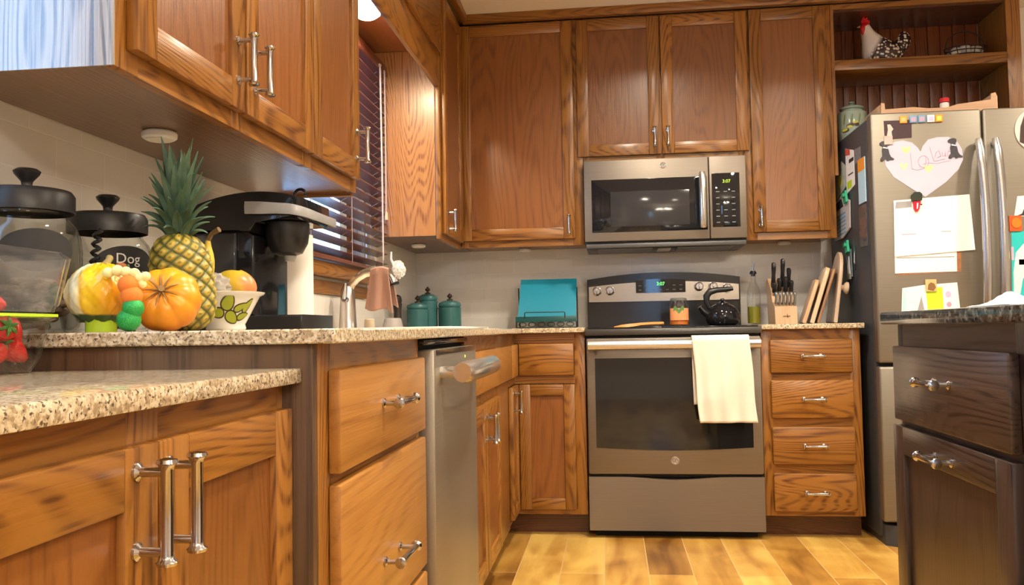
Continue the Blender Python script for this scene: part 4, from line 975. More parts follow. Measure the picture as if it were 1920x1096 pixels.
MB().lathe([(0, .0005), (.026, .0005), (.026, .012), (.019, .04), (.017, .09), (.021, .12), (.021, .126), (0, .1262)], (.050, -.58, ZT), 24).build('mill_body', mat('dark_wood', (.035, .026, .022), .4), t)
MB().lathe([(0, .1268), (.018, .127), (.021, .140), (.017, .158), (.008, .165), (0, .168)], (.050, -.58, ZT), 24).build('mill_top', mat('dark_wood2', (.035, .026, .022), .4), t)
def canister(x, y, r, h, label, k=1.0):
    t = thing('canister', label, 'canister', (x, y, ZT), 'teal canisters')
    MB().lathe([(0, .0005), (r*.95, .0005), (r, .006), (r, h-.012), (r*1.03, h-.006), (r*1.03, h-.002), (r*.9, h), (0, h)], (x, y, ZT), 40).build('pot', TEAL, t)
    l = MB().lathe([(0, h+.0005), (r*.93, h+.0005), (r*1.0, h+.006), (r*1.0, h+.012), (r*.94, h+.022*k), (r*.6, h+.032*k), (r*.35, h+.034*k), (0, h+.034*k)], (x, y, ZT), 40).build('lid', TEAL, t)
    hk = h+.034*k
    MB().lathe([(.016, hk+.0003), (.015, hk+.005), (.005, hk+.010), (.005, hk+.013), (.013, hk+.019), (.013, hk+.026), (.006, hk+.031), (.005, hk+.036), (0, hk+.038)], (x, y, ZT), 20).build('knob', mat('iron_knob', (.05, .026, .018), .4), l)
canister(.110, -.20, .050, .150, 'tall teal ceramic canister with dark knob at the back corner')
canister(.2235, -.20, .058, .115, 'medium teal ceramic canister on the right of the three')
canister(.088, -.335, .054, .105, 'short wide teal ceramic canister in front of the tall one', .9)

# cookbook stand
t = thing('cookbook_stand', 'teal metal cookbook stand with a black wire lip left of the range', 'stand', (.72, -.2, ZT))
P0, P1 = Vector((0, -.225, .972)), Vector((0, -.125, 1.172))
n_ = Vector((0, -(P1.z-P0.z), (P1.y-P0.y))).normalized()*.004
b = MB(); b.loft([[(x, P0.y, P0.z), (x, P0.y+n_.y, P0.z+n_.z), (x2, P1.y+n_.y-.0, P1.z+n_.z), (x2, P1.y, P1.z)] for x, x2 in ((.572, .582), (.862, .866))]); b.build('back_plate', TEALP, t)
b = MB(); b.box((.566, -.268, .955), (.868, -.222, .961), .002); b.box((.566, -.271, .955), (.868, -.2675, .983), .001); b.build('ledge', mat('teal_dark', (.008, .07, .075), .3), t)
WIRE = mat('black_wire', (.02, .03, .03), .4, .5, var=0); b = MB()
b.tube([(.612, -.272, .975), (.612, -.274, 1.000), (.616, -.274, 1.003), (.806, -.274, 1.003), (.81, -.274, 1.0), (.81, -.272, .975)], .0025, 8)
for x in (.570, .866):
    b.tube([(x, -.266, .957), (x, -.262, ZT+.0035), (x, -.10, ZT+.0035), (x, -.118, 1.02), (x, -.145, 1.13)], .003, 8)
b.tube([(.570, -.262, ZT+.0035), (.866, -.262, ZT+.0035)], .003, 8); b.tube([(.570, -.10, ZT+.0035), (.866, -.10, ZT+.0035)], .003, 8)
for k in range(6): b.tube([(.60+k*.047+.018*cos(a), -.263, .943+.010*sin(a)) for a in [q*pi/6 for q in range(12)]], .0018, 6, closed=True)
b.build('wire_frame', WIRE, t)

# ------------------------------------------------------------------ on the range
ZC = .9222
t = thing('wooden_spoon', 'orange wooden spoon lying on the left of the cooktop', 'spoon', (1.15, -.5, ZC))
b = MB(); b.loft([[(x, -.50-w_, ZC+.0005+zz), (x, -.50-w_*.6, ZC+zz+th), (x, -.50+w_*.6, ZC+zz+th), (x, -.50+w_, ZC+.0005+zz), (x, -.5, ZC+zz*.6+.0003)] for x, w_, th, zz in ((1.048, .004, .004, .0), (1.062, .014, .007, 0), (1.085, .021, .012, 0), (1.115, .020, .015, .0), (1.14, .012, .014, .003), (1.17, .006, .012, .008), (1.22, .0055, .011, .011), (1.268, .006, .010, .0125), (1.275, .003, .008, .0125))])
b.build('spoon_body', mat('spoon_wood', (.62, .25, .045), .45, var=.12), t)
t = thing('sauce_jar', 'glass canning jar of orange sauce with a leaf label on the cooktop', 'jar', (1.347, -.45, ZC))
cx, cy = 1.347, -.45
MB().lathe([(0, .001), (.042, .001), (.046, .006), (.046, .088), (.040, .102), (.036, .108), (.036, .124), (.033, .124), (.033, .108), (.037, .100), (.043, .086), (.043, .008), (0, .004)], (cx, cy, ZC), 36, cap=False).build('jar_glass', GLASS, t, angle=60)
MB().lathe([(0, .0045), (.0425, .0085), (.0425, .080), (0, .080)], (cx, cy, ZC), 32).build('sauce', mat('orange_sauce', (.62, .16, .015), .3, var=.2), t)
def lab(u, v):
    a = radians(-150)+radians(125)*u; return (cx+.0466*cos(a), cy+.0466*sin(a), ZC+.028+.055*v)
MB().sheet(lab, 18, 2).build('paper_label', mat('peach_label', (.72, .30, .12), .7, var=.15), t)
def lab2(u, v):
    a = radians(-125)+radians(60)*u; return (cx+.0471*cos(a), cy+.0471*sin(a), ZC+.066+.008*sin(u*9)+.020*v)
MB().sheet(lab2, 14, 2).build('label_leaves', mat('leaf_print', (.10, .22, .06), .7, var=.4), t)
b = MB(); b.lathe([(.037, .1245), (.0385, .118), (.0385, .126), (.034, .131), (0, .132)], (cx, cy, ZC), 30); b.tube([(cx-.02, cy-.040, ZC+.10), (cx-.012, cy-.043, ZC+.120), (cx+.012, cy-.043, ZC+.120), (cx+.02, cy-.040, ZC+.10)], .0018, 6); b.build('wire_clamp_lid', mat('clamp_glass', (.25, .27, .25), .1, .6, var=0), t)
t = thing('tea_kettle', 'black glossy tea kettle on the right rear of the cooktop', 'kettle', (1.55, -.40, ZC))
kx, ky = 1.552, -.40
MB().lathe([(0, .0008), (.060, .0008), (.072, .010), (.079, .030), (.077, .055), (.064, .080), (.045, .094), (.033, .099), (0, .0995)], (kx, ky, ZC), 48).build('kettle_body', BLACKSH, t)
l = MB().lathe([(0, .0998), (.031, .0998), (.030, .104), (.012, .110), (0, .1105)], (kx, ky, ZC), 30).build('lid', BLACKSH, t)
MB().lathe([(0, .1108), (.006, .1108), (.011, .118), (.009, .125), (0, .127)], (kx, ky, ZC), 18).build('lid_knob', BLACKPL, l)
MB().tube([(kx-.060, ky-.01, ZC+.050), (kx-.088, ky-.014, ZC+.068), (kx-.105, ky-.016, ZC+.090)], [.021, .016, .012], 16).build('spout', BLACKSH, t)
MB().tube([(kx-.058, ky, ZC+.078), (kx-.072, ky, ZC+.110), (kx-.072, ky, ZC+.138), (kx-.056, ky, ZC+.158), (kx-.025, ky, ZC+.166), (kx+.015, ky, ZC+.168), (kx+.050, ky, ZC+.172)], [.010, .014, .016, .016, .013, .012, .009], 16).build('handle', BLACKPL, t)

# towel on the oven handle
def towel(u, v):
    x = 1.378+.240*u; L0 = .385; q = v*(L0+.30)
    hy = -.615-.0905; sh = .026
    wob = .006*sin(u*10+.5)+.004*sin(u*21)
    if q < .28:                      # back drop
        z = .862-.28+q+.015*u; d = (.862-z); return (x+.3*sh*d/.38, -.615-.0705+.5*wob*min(1, d*5)-.0, z)
    if q < .33:
        a = (q-.28)/.05*pi; return (x, hy+.018*cos(a)-.0, .864+.016*sin(a))
    d = (q-.33); fl = min(1, d*4)
    return (x+sh*d/.355+.004*sin(d*17)*fl, hy-.020-.010*fl+wob*fl+.004*sin(u*5+d*14)*fl, .864-d-.012*u*(d > .3)*0)
TOW = mat('kitchen_towel', (.72, .67, .58), .95, var=.07, vscale=18, sheen=.3)
o = MB().sheet(towel, 30, 70).build('dish_towel', TOW, off=(1.5, -.71, .7), solid=.0045); tag(o, 'cream dish towel folded over the oven door handle', 'towel')

# ------------------------------------------------------------------ right counter
t = thing('oil_bottle', 'glass olive oil bottle with a steel pourer right of the range', 'bottle', (1.727, -.20, ZT))
cx, cy = 1.7275, -.20
MB().lathe([(0, .001), (.031, .001), (.0325, .005), (.0325, .150), (.028, .175), (.016, .200), (.0125, .215), (.0125, .245), (.010, .245), (.010, .215), (.013, .200), (.0255, .174), (.0300, .149), (.0300, .007), (0, .004)], (cx, cy, ZT), 36, cap=False).build('bottle_glass', GLASS, t, angle=60)
MB().lathe([(0, .0045), (.0296, .0075), (.0296, .088), (0, .088)], (cx, cy, ZT), 32).build('olive_oil', mat('olive_oil', (.22, .20, .015), .12, var=.05), t)
MB().lathe([(0, .236), (.0095, .236), (.0095, .2455), (.0165, .246), (.0165, .254), (.012, .262), (0, .263)], (cx, cy, ZT), 20).build('stopper', BLACKPL, t)
MB().tube([(cx, cy, ZT+.262), (cx, cy, ZT+.285), (cx+.006, cy-.004, ZT+.305)], [.005, .004, .003], 10).build('pour_spout', CHROME, t)
KX0, KX1 = 1.798, 1.899
t = thing('knife_block', 'pale beech knife block full of knives on the right counter', 'knife block', ((KX0+KX1)/2, -.27, ZT))
poly = [(-.355, ZT+.001), (-.175, ZT+.001), (-.135, 1.135), (-.180, 1.148), (-.262, 1.085), (-.292, 1.030), (-.348, 1.004)]
b = MB(); b.loft([[(KX0, y, z) for y, z in poly], [(KX1, y, z) for y, z in poly]]); b.build('block', BEECH, t, angle=20)
b = MB(frame('BK', -.3551)); b.box((1.834, .960, 0), (1.866, .963, .0006)); b.box((1.852, .952, 0), (1.8545, .972, .0006)); b.build('maker_mark', mat('burnt_mark', (.10, .05, .02), .8, var=0), t)
def knife(x, y, z, ln, w_, th, ang, mt, label, group, steel=False):
    t = thing('steak_knife' if steel else 'kitchen_knife', label, 'knife', (x, y, z), group)
    d = Vector((0, -sin(ang), cos(ang))); p = Vector((x, y, z)); nn = Vector((0, cos(ang), sin(ang)))
    b = MB(); rings = []
    for q, s_ in ((0.0, .85), (.12, 1), (.5, .82), (.8, 1.0), (.95, .95), (1.0, .55)):
        c = p+d*(ln*q)+nn*(-.006*sin(q*3))
        rings.append([c+Vector((sx*th*s_, 0, 0))+nn*(sy*w_*s_) for sx, sy in ((-1, -.6), (-.6, -1), (.6, -1), (1, -.6), (1, .6), (.6, 1), (-.6, 1), (-1, .6))])
    b.loft(rings); b.build('handle', mt, t)
    b = MB(); b.loft([[p+d*q+Vector((sx*th*.8, 0, 0))+nn*(sy*w_*.8) for sx, sy in ((-1, -1), (1, -1), (1, 1), (-1, 1))] for q in (-.006, -.0002)]); b.build('bolster', CHROME, t)
SH = mat('steel_grey_handle', (.26, .26, .27), .3, .7, var=.05)
for k in range(6):
    knife(1.807+k*.0168, -.332, 1.0185, .058, .0085, .0062, radians(10), SH, 'grey handled steak knife in the lowest row of the knife block, %s' % ('first from the left', 'second from the left', 'third from the left', 'third from the right', 'second from the right', 'first from the right')[k], 'steak knives in the block', True)
for k, (x, y, z, ln, lab_) in enumerate(((1.812, -.245, 1.105, .118, 'tall black handled knife at the left of the knife block'), (1.856, -.235, 1.113, .128, 'tallest black handled knife in the middle of the knife block'),
     (1.884, -.240, 1.110, .085, 'short black handled knife at the right top of the knife block'), (1.834, -.272, 1.083, .062, 'stubby black handled knife low between the two tall knives'),
     (1.862, -.275, 1.080, .072, 'black handled knife leaning in front of the tallest knife'), (1.888, -.278, 1.078, .055, 'small black handled knife at the lower right of the block'), (1.810, -.278, 1.076, .050, 'small black handled knife at the lower left of the block'))):
    knife(x, y, z, ln, .0135, .0095, radians(16), BLACKPL, lab_, 'black knives in the block')
# boards leaning to the right against the fridge side
def board(name, pts, y0, y1, th, mt, label, hole=False, knob=False, rnd_top=.03, turn=8):
    (xb, zb), (xt, zt) = pts; t = thing(name, label, 'cutting board', (xb, (y0+y1)/2, zb))
    L_ = math.hypot(xt-xb, zt-zb); ang = math.atan2(xt-xb, zt-zb)
    b = MB(); R = rnd_top; poly = [(y0, 0), (y1, 0)]+[(y1-R+R*cos(a), L_-R+R*sin(a)) for a in [k*pi/12 for k in range(7)]]+[(y0+R-R*cos(a), L_-R+R*sin(a)) for a in [(6-k)*pi/12 for k in range(7)]]
    b.loft([[(0, y, z) for y, z in poly], [(th, y, z) for y, z in poly]])
    bmesh.ops.bevel(b.bm, geom=[e for e in b.bm.edges if abs(e.verts[0].co.x-e.verts[1].co.x) < 1e-6], offset=.004, segments=2, profile=.5, affect='EDGES', clamp_overlap=True)
    T = Matrix.Translation((xb, 0, zb)) @ Matrix.Translation((0, y0, 0)) @ Matrix.Rotation(radians(-turn), 4, 'Z') @ Matrix.Translation((0, -y0, 0)) @ Matrix.Rotation(ang, 4, 'Y'); b.copy_T(T); b.build('board_body', mt, t)
    if knob:
        b = MB(); b.lathe([(0, .0002), (.014, .0002), (.012, .010), (.022, .016), (.028, .024), (.027, .032), (.018, .037), (0, .038)], (0, 0, 0), 22)
        b.copy_T(T @ Matrix.Translation((th, y0+.03, L_*.49)) @ Matrix.Rotation(radians(90), 4, 'Y')); b.build('wooden_knob', mt, t)
    return t
board('cutting_board', ((1.9055, ZT+.0065), (1.972, 1.130)), -.42, -.18, .017, BEECH, 'small pale wooden cutting board leaning leftmost beside the knife block', rnd_top=.05)
board('cutting_board', ((1.938, ZT+.006), (2.018, 1.184)), -.425, -.16, .019, oak('beech_pale', (.66, .50, .33), (.48, .33, .19), 'z', fig=12, amt=.3), 'thick pale cutting board leaning second from the left', rnd_top=.04)
board('cutting_board', ((1.968, ZT+.005), (2.046, 1.176)), -.43, -.21, .012, BEECHD, 'brown cutting board sandwiched behind the thick pale board', rnd_top=.02)
board('paddle_board', ((2.036, ZT+.004), (2.080, 1.256)), -.455, -.20, .016, oak('beech_grey', (.55, .40, .28), (.38, .26, .16), 'z', fig=12, amt=.3), 'tall round topped wooden board with a knob, nearest the fridge', knob=True, rnd_top=.12, turn=6)
# ------------------------------------------------------------------ papers and magnets on the fridge
FR = frame('BK', -.7502)
def flat(name, poly, w0, w1, mt, parent=None, M=FR, off=None):
    return MB(M).prism(poly, w0, w1).build(name, mt, parent, off=off)
def rect(u0, v0, u1, v1): return [(u0, v0), (u1, v0), (u1, v1), (u0, v1)]
def mag(name, label, cat, u, v, group=None, M=FR):
    p = M @ Vector((u, v, 0)); return thing(name, label, cat, tuple(p), group)
INK = {k: mat('ink_'+k, c, .7, var=.1) for k, c in dict(black=(.03, .03, .035), grey=(.30, .30, .31), pink=(.70, .30, .42), red=(.55, .02, .03), yellow=(.80, .78, .12), orange=(.80, .30, .03),
      lime=(.50, .68, .03), cyan=(.15, .62, .62), lilac=(.52, .45, .66), blue=(.14, .32, .52), tan=(.62, .42, .18), brown=(.22, .11, .04), green=(.03, .34, .12), skin=(.55, .34, .26), pale=(.72, .74, .80), purple=(.40, .36, .52), sky=(.30, .58, .78)).items()}
t = mag('photo_card', 'small dark photo card with a pale figure at the top left of the fridge door', 'photo', 2.24, 1.73)
flat('card', [(2.192, 1.688), (2.300, 1.693), (2.302, 1.768), (2.190, 1.768)], 0, .0012, mat('card_dark', (.055, .035, .045), .3, var=.2), t)
flat('card_figure', [(2.200, 1.700), (2.222, 1.702), (2.220, 1.722), (2.228, 1.732), (2.216, 1.752), (2.204, 1.752), (2.206, 1.73)], .00125, .0016, mat('photo_skin', (.60, .46, .42), .4), t)
t = mag('clear_magnet', 'small pinkish square magnet at the lower corner of the dark photo card', 'magnet', 2.20, 1.685)
flat('magnet_face', rect(2.188, 1.667, 2.222, 1.703), .0017, .006, mat('pink_acrylic', (.55, .40, .37), .2, var=.2), t)
for k, (u, c1, c2, nm) in enumerate(((2.290, 'orange', 'tan', 'plain orange'), (2.330, 'blue', 'pink', 'blue with a pink figure'), (2.364, 'blue', 'pink', 'darker blue with a big pink spot'), (2.400, 'pale', 'lilac', 'pale lilac'), (2.432, 'orange', 'yellow', 'orange with a yellow middle'))):
    u -= .022
    t = mag('tile_magnet', 'small square tile magnet on the left fridge door, %s' % nm, 'magnet', u, 1.768, 'square tile magnets in a row')
    MB(FR).box((u-.0145, 1.754, .0017 if k == 0 else 0), (u+.0145, 1.784, .006), .0012).build('tile_body', INK[c1], t)
    MB(FR).box((u-.009, 1.759, .0061), (u+.009, 1.777, .0066), .0002).build('tile_picture', INK[c2], t)
# heart drawing
t = mag('heart_drawing', 'large pale heart cut from paper with a handwritten name on the fridge door', 'drawing', 2.345, 1.55)
hp = [(2.345, 1.442), (2.290, 1.480), (2.222, 1.530), (2.192, 1.578), (2.186, 1.622), (2.200, 1.655), (2.228, 1.678), (2.265, 1.682), (2.300, 1.672), (2.322, 1.650), (2.333, 1.632),
      (2.342, 1.655), (2.365, 1.682), (2.400, 1.690), (2.445, 1.690), (2.478, 1.672), (2.497, 1.636), (2.500, 1.592), (2.480, 1.552), (2.430, 1.502)]
flat('heart_paper', hp, .0004, .0012, mat('lilac_paper', (.50, .485, .61), .85, var=.08, vscale=9), t)
b = MB(FR)
def stroke(pts, r=.0011): b.tube([(u, v, .0016) for u, v in pts], r, 6)
stroke([(2.292, 1.628), (2.294, 1.595), (2.296, 1.560)])                                                                                          # l
stroke([(2.341+.021*cos(a)+.002, 1.590+.025*sin(a)) for a in [k*pi/8+1.2 for k in range(17)]])                                                  # o
stroke([(2.298, 1.562), (2.315, 1.555), (2.345, 1.562), (2.352, 1.585), (2.353, 1.612)])
stroke([(2.370, 1.650), (2.376, 1.620), (2.385, 1.590), (2.400, 1.592), (2.428, 1.598)])                                                          # L
stroke([(2.388, 1.606), (2.395, 1.628), (2.405, 1.634), (2.412, 1.612), (2.398, 1.604), (2.414, 1.610)])                                          # a
stroke([(2.417, 1.628), (2.420, 1.610), (2.428, 1.610), (2.430, 1.628), (2.432, 1.608)])                                                          # u
stroke([(2.438, 1.608), (2.442, 1.630), (2.452, 1.628), (2.456, 1.634)])
stroke([(2.340, 1.580), (2.365, 1.584), (2.395, 1.580), (2.425, 1.586), (2.450, 1.590)], .0008)
b.build('handwriting', mat('faded_crayon', (.50, .33, .44), .8, var=.1), t)
for u, v, c in ((2.276, 1.640, 'lime'), (2.264, 1.572, 'tan'), (2.362, 1.560, 'yellow')):
    h = [(u, v-.016), (u-.017, v+.002), (u-.017, v+.012), (u-.008, v+.015), (u, v+.009), (u+.008, v+.015), (u+.017, v+.012), (u+.017, v+.002)]
    flat('heart_sticker', h, .0013, .0019, mat('sticker_'+c, (.80, .76, .30) if c != 'tan' else (.74, .60, .38), .7, var=.15), t)
def dog(u, v, label):
    t = mag('dog_magnet', label, 'magnet', u, v, 'sitting dog magnets')
    body = [(u-.026, v-.040), (u-.024, v-.030), (u-.016, v-.020), (u-.018, v+.004), (u-.014, v+.016), (u-.016, v+.024), (u-.025, v+.026), (u-.027, v+.034), (u-.018, v+.041), (u-.004, v+.043), (u+.006, v+.040), (u+.008, v+.028), (u+.003, v+.022), (u+.004, v+.014),
            (u+.009, v+.004), (u+.012, v-.014), (u+.018, v-.026), (u+.030, v-.034), (u+.028, v-.038), (u+.012, v-.037), (u+.008, v-.042), (u+.000, v-.041), (u-.001, v-.034), (u-.010, v-.036), (u-.016, v-.042)]
    flat('dog_shape', body, .0015, .0045, mat('dog_grey', (.045, .042, .055), .5, var=.4, vscale=120), t)
    flat('collar', [(u-.014, v+.013), (u+.004, v+.009), (u+.006, v+.013), (u-.013, v+.018)], .0046, .0054, INK['pale'], t)
dog(2.196, 1.640, 'grey sitting dog magnet on the left edge of the paper heart'); dog(2.468, 1.640, 'grey sitting dog magnet on the right edge of the paper heart')
# paper sheets with the red clip
def sheet_thing(name, label, cat, poly, w0, w1, mt, prints=(), group=None):
    u = sum(p[0] for p in poly)/len(poly); v = sum(p[1] for p in poly)/len(poly)
    t = mag(name, label, cat, u, v, group)
    flat('sheet', poly, w0, w1, mt, t)
    for nm, pl, m_ in prints: flat(nm, pl, w1+.0001, w1+.0004, m_, t)
    return t
sheet_thing('photo_print', 'brown edged photo print poking out under the white papers on the fridge', 'photo', [(2.222, 1.118), (2.475, 1.128), (2.478, 1.21), (2.225, 1.20)], 0, .001, mat('photo_brown', (.34, .15, .07), .3, var=.5, vscale=40))
sheet_thing('paper_sheet', 'long white paper sheet hanging lowest under the red clip on the fridge', 'paper', [(2.213, 1.126), (2.458, 1.129), (2.462, 1.30), (2.216, 1.30)], .0012, .0022, PAPER,
            [('print_line', rect(2.222, 1.188, 2.45, 1.192), INK['grey'])])
sheet_thing('paper_sheet', 'wide white paper sheet on top under the red clip on the fridge', 'paper', [(2.213, 1.196), (2.35, 1.204), (2.531, 1.216), (2.517, 1.446), (2.36, 1.438), (2.217, 1.430)], .0045, .0056, PAPER,
            [('printed_header', [(2.222, 1.396), (2.288, 1.400), (2.288, 1.426), (2.226, 1.424)], INK['grey']), ('print_line', rect(2.300, 1.408, 2.330, 1.413), INK['black']), ('print_line', rect(2.245, 1.286, 2.30, 1.289), INK['grey']), ('print_line', rect(2.40, 1.294, 2.44, 1.297), INK['grey'])])
t = mag('magnet_clip', 'black and red magnetic clip holding the white papers on the fridge', 'clip', 2.305, 1.43)
b = MB(FR); b.prism([(2.286, 1.425), (2.326, 1.427), (2.328, 1.452), (2.318, 1.462), (2.296, 1.461), (2.286, 1.45)], .0058, .018); b.build('clip_pad', mat('clip_black', (.02, .028, .022), .35), t)
b = MB(FR); b.prism([(2.292, 1.4245), (2.322, 1.4255), (2.316, 1.392), (2.308, 1.380), (2.300, 1.381), (2.294, 1.394)], .0058, .014); b.build('clip_jaw', mat('clip_red', (.50, .01, .035), .3), t)
b = MB(FR); b.prism([(2.304, 1.392), (2.309, 1.392), (2.312, 1.416), (2.306, 1.416)], .0141, .0145); b.build('clip_print', INK['pale'], t)
# leaflet row at the bottom
sheet_thing('leaflet', 'white and lime leaflet with lilac dots under the square magnet on the fridge', 'leaflet', [(2.233, .965), (2.465, .968), (2.457, 1.083), (2.33, 1.076), (2.240, 1.064)], 0, .0012, PAPER,
            [('cyan_strip', [(2.233, .966), (2.252, .966), (2.258, 1.063), (2.2405, 1.061)], mat('pale_cyan', (.42, .74, .72), .7)), ('lime_block', [(2.338, .968), (2.40, .969), (2.398, 1.066), (2.332, 1.060)], INK['lime']),
             ('grey_peak', [(2.296, .968), (2.325, .968), (2.314, 1.03)], INK['grey']), ('lilac_dot', [(2.42+.012*cos(k*pi/8), 1.035+.014*sin(k*pi/8)) for k in range(16)], INK['lilac']), ('pink_dot', [(2.422+.010*cos(k*pi/8), .993+.011*sin(k*pi/8)) for k in range(16)], INK['pink']),
             ])
t = mag('square_magnet', 'tan square magnet with a brown animal on the leaflet', 'magnet', 2.352, 1.07)
flat('magnet_face', rect(2.331, 1.048, 2.374, 1.098), .0022, .006, INK['tan'], t)
flat('animal_print', [(2.338, 1.056), (2.342, 1.078), (2.352, 1.086), (2.366, 1.080), (2.371, 1.064), (2.362, 1.050), (2.350, 1.052)], .0061, .0065, INK['brown'], t)
# right door
t = mag('round_photo', 'round magnet photo of a long haired person at the right edge of the fridge', 'photo', 2.78, 1.72)
flat('photo_disc', [(2.778+.072*cos(k*pi/24), 1.705+.085*sin(k*pi/24)) for k in range(48)], 0, .003, mat('photo_frame_grey', (.60, .58, .56), .4), t)
flat('photo_hair', [(2.722, 1.655), (2.728, 1.72), (2.745, 1.768), (2.785, 1.782), (2.82, 1.76), (2.83, 1.66), (2.78, 1.628)], .0031, .0036, mat('hair_dark', (.05, .028, .022), .5, var=.3), t)
flat('photo_face', [(2.748, 1.690), (2.750, 1.735), (2.768, 1.752), (2.795, 1.745), (2.80, 1.70), (2.776, 1.672)], .0037, .004, INK['skin'], t)
sheet_thing('paper_card', 'white card with dark figures above the orange magnet on the right fridge door', 'card', [(2.690, 1.350), (2.83, 1.345), (2.84, 1.44), (2.705, 1.432)], 0, .001, PAPER,
            [('dark_figure', [(2.70, 1.352), (2.72, 1.36), (2.735, 1.395), (2.76, 1.40), (2.80, 1.39), (2.81, 1.35)], INK['black']), ('blue_figure', rect(2.742, 1.372, 2.768, 1.384), INK['blue'])])
t = mag('orange_magnet', 'orange square magnet with a round disc on the right fridge door', 'magnet', 2.70, 1.32)
flat('magnet_face', rect(2.668, 1.288, 2.716, 1.352), .0012, .005, mat('red_orange', (.68, .10, .02), .4), t)
flat('disc', [(2.695+.019*cos(k*pi/14), 1.322+.021*sin(k*pi/14)) for k in range(28)], .0051, .0075, mat('orange_disc', (.82, .20, .02), .35), t)
sheet_thing('teal_picture', 'turquoise and white picture sheet on the right fridge door', 'picture', [(2.668, 1.012), (2.85, 1.010), (2.85, 1.296), (2.676, 1.286)], 0, .001, mat('turquoise_print', (.02, .52, .53), .6, var=.1),
            [('white_figure', [(2.676, 1.022), (2.70, 1.030), (2.712, 1.09), (2.735, 1.13), (2.78, 1.12), (2.80, 1.2), (2.76, 1.255), (2.72, 1.235), (2.69, 1.20), (2.678, 1.12)], PAPER), ('purple_figure', rect(2.672, 1.17, 2.682, 1.225), INK['lilac']), ('green_patch', rect(2.70, 1.15, 2.725, 1.172), mat('teal_patch', (.02, .40, .33), .6))])
t = mag('yellow_clip', 'tiny yellow clip beside the turquoise picture', 'clip', 2.668, 1.195)
MB(FR).box((2.655, 1.176, .0006), (2.664, 1.206, .006), .002).build('clip_body', INK['yellow'], t)
# left side of the fridge
FS = frame('RT', 2.1368)
def side(name, label, cat, poly, w0, w1, mt, prints=()):
    u = sum(p[0] for p in poly)/len(poly); v = sum(p[1] for p in poly)/len(poly)
    t = mag(name, label, cat, u, v, None, FS); flat('sheet', poly, w0, w1, mt, t, FS)
    for nm, pl, m_ in prints: flat(nm, pl, w1+.0001, w1+.0005, m_, t, FS)
    return t
side('note_pad', 'pale blue list pad with an orange top on the side of the fridge', 'note pad', rect(-.660, 1.445, -.560, 1.640), 0, .004, mat('pad_blue', (.44, .64, .76), .8, var=.03), [('orange_top', rect(-.6595, 1.585, -.5605, 1.6395), INK['orange'])])
side('clear_sleeve', 'grey clear sleeve sheet below the list pad on the fridge side', 'sheet', rect(-.655, 1.255, -.545, 1.435), 0, .0015, mat('grey_sleeve', (.10, .095, .10), .15, var=.4, vscale=20), [('print_patch', rect(-.63, 1.30, -.57, 1.38), mat('brown_print', (.16, .09, .08), .4, var=.3))])
side('flyer', 'white flyer with a red corner high on the fridge side', 'flyer', [(-.50, 1.545), (-.365, 1.520), (-.365, 1.735), (-.50, 1.700)], .0002, .0016, PAPER, [('red_corner', [(-.44, 1.7155), (-.3655, 1.734), (-.3655, 1.70), (-.44, 1.69)], mat('flyer_red', (.62, .10, .06), .6)), ('dark_bar', rect(-.495, 1.655, -.42, 1.672), INK['black']), ('lime_patch', rect(-.455, 1.54, -.38, 1.575), INK['lime']), ('print_line', rect(-.48, 1.60, -.40, 1.606), INK['black'])])
side('grey_photo', 'small grey photo beside the red cornered flyer on the fridge side', 'photo', [(-.60, 1.640), (-.515, 1.632), (-.515, 1.700), (-.60, 1.695)], .0002, .0014, mat('photo_grey', (.20, .20, .22), .4, var=.5, vscale=60))
side('garden_card', 'green and white garden card above the newspaper on the fridge side', 'card', [(-.355, 1.56), (-.20, 1.52), (-.19, 1.66), (-.29, 1.69), (-.355, 1.66)], .0002, .0016, mat('card_mottled', (.50, .54, .46), .6, var=.4, vscale=40), [('flower_print', [(-.26+.03*cos(k*pi/8), 1.60+.03*sin(k*pi/8)) for k in range(16)], INK['yellow'])])
t = side('newspaper', 'folded newspaper page with blue print held by a green clip on the fridge side', 'newspaper', [(-.42, 1.36), (-.30, 1.325), (-.16, 1.325), (-.16, 1.50), (-.30, 1.525), (-.43, 1.485)], .003, .009, mat('newsprint', (.50, .48, .47), .8, var=.15, vscale=25), [('blue_lines', [(-.36, 1.345+k*.018), (-.19, 1.335+k*.018), (-.19, 1.343+k*.018), (-.36, 1.353+k*.018)], INK['blue']) for k in range(6)]+[('dark_photo', [(-.33, 1.47), (-.20, 1.462), (-.20, 1.498), (-.30, 1.512)], INK['black'])])
def green_clip(u, v, label):
    t = mag('green_clip', label, 'clip', u, v, 'green clips', FS)
    b = MB(FS); b.prism([(u-.030, v-.024), (u+.012, v-.03), (u+.026, v+.02), (u-.016, v+.030)], .010, .020); b.build('jaw', mat('clip_green', (.01, .38, .20), .3), t)
    b = MB(FS); b.prism([(u-.016, v+.002), (u+.010, v-.002), (u+.010, v+.014), (u-.014, v+.016)], .0202, .030); b.build('lever', mat('clip_green2', (.015, .30, .16), .3), t)
green_clip(-.385, 1.505, 'green clip gripping the newspaper on the fridge side')
green_clip(-.385, 1.275, 'green clip holding the clear bag low on the fridge side')
t = mag('clear_bag', 'small clear packet of white pieces hanging by a green clip on the fridge side', 'bag', -.385, 1.2, None, FS)
flat('bag_sheet', [(-.43, 1.135), (-.345, 1.135), (-.35, 1.262), (-.42, 1.262)], .004, .009, mat('bag_teal_grey', (.16, .20, .22), .2, var=.5, vscale=50), t, FS)
flat('white_pieces', [(-.41, 1.15), (-.36, 1.15), (-.37, 1.185), (-.395, 1.23), (-.40, 1.19)], .0091, .011, INK['pale'], t, FS)
flat('paper_tab', rect(-.425, 1.125, -.355, 1.150), .0111, .0125, mat('tab_beige', (.42, .42, .36), .7), t, FS)
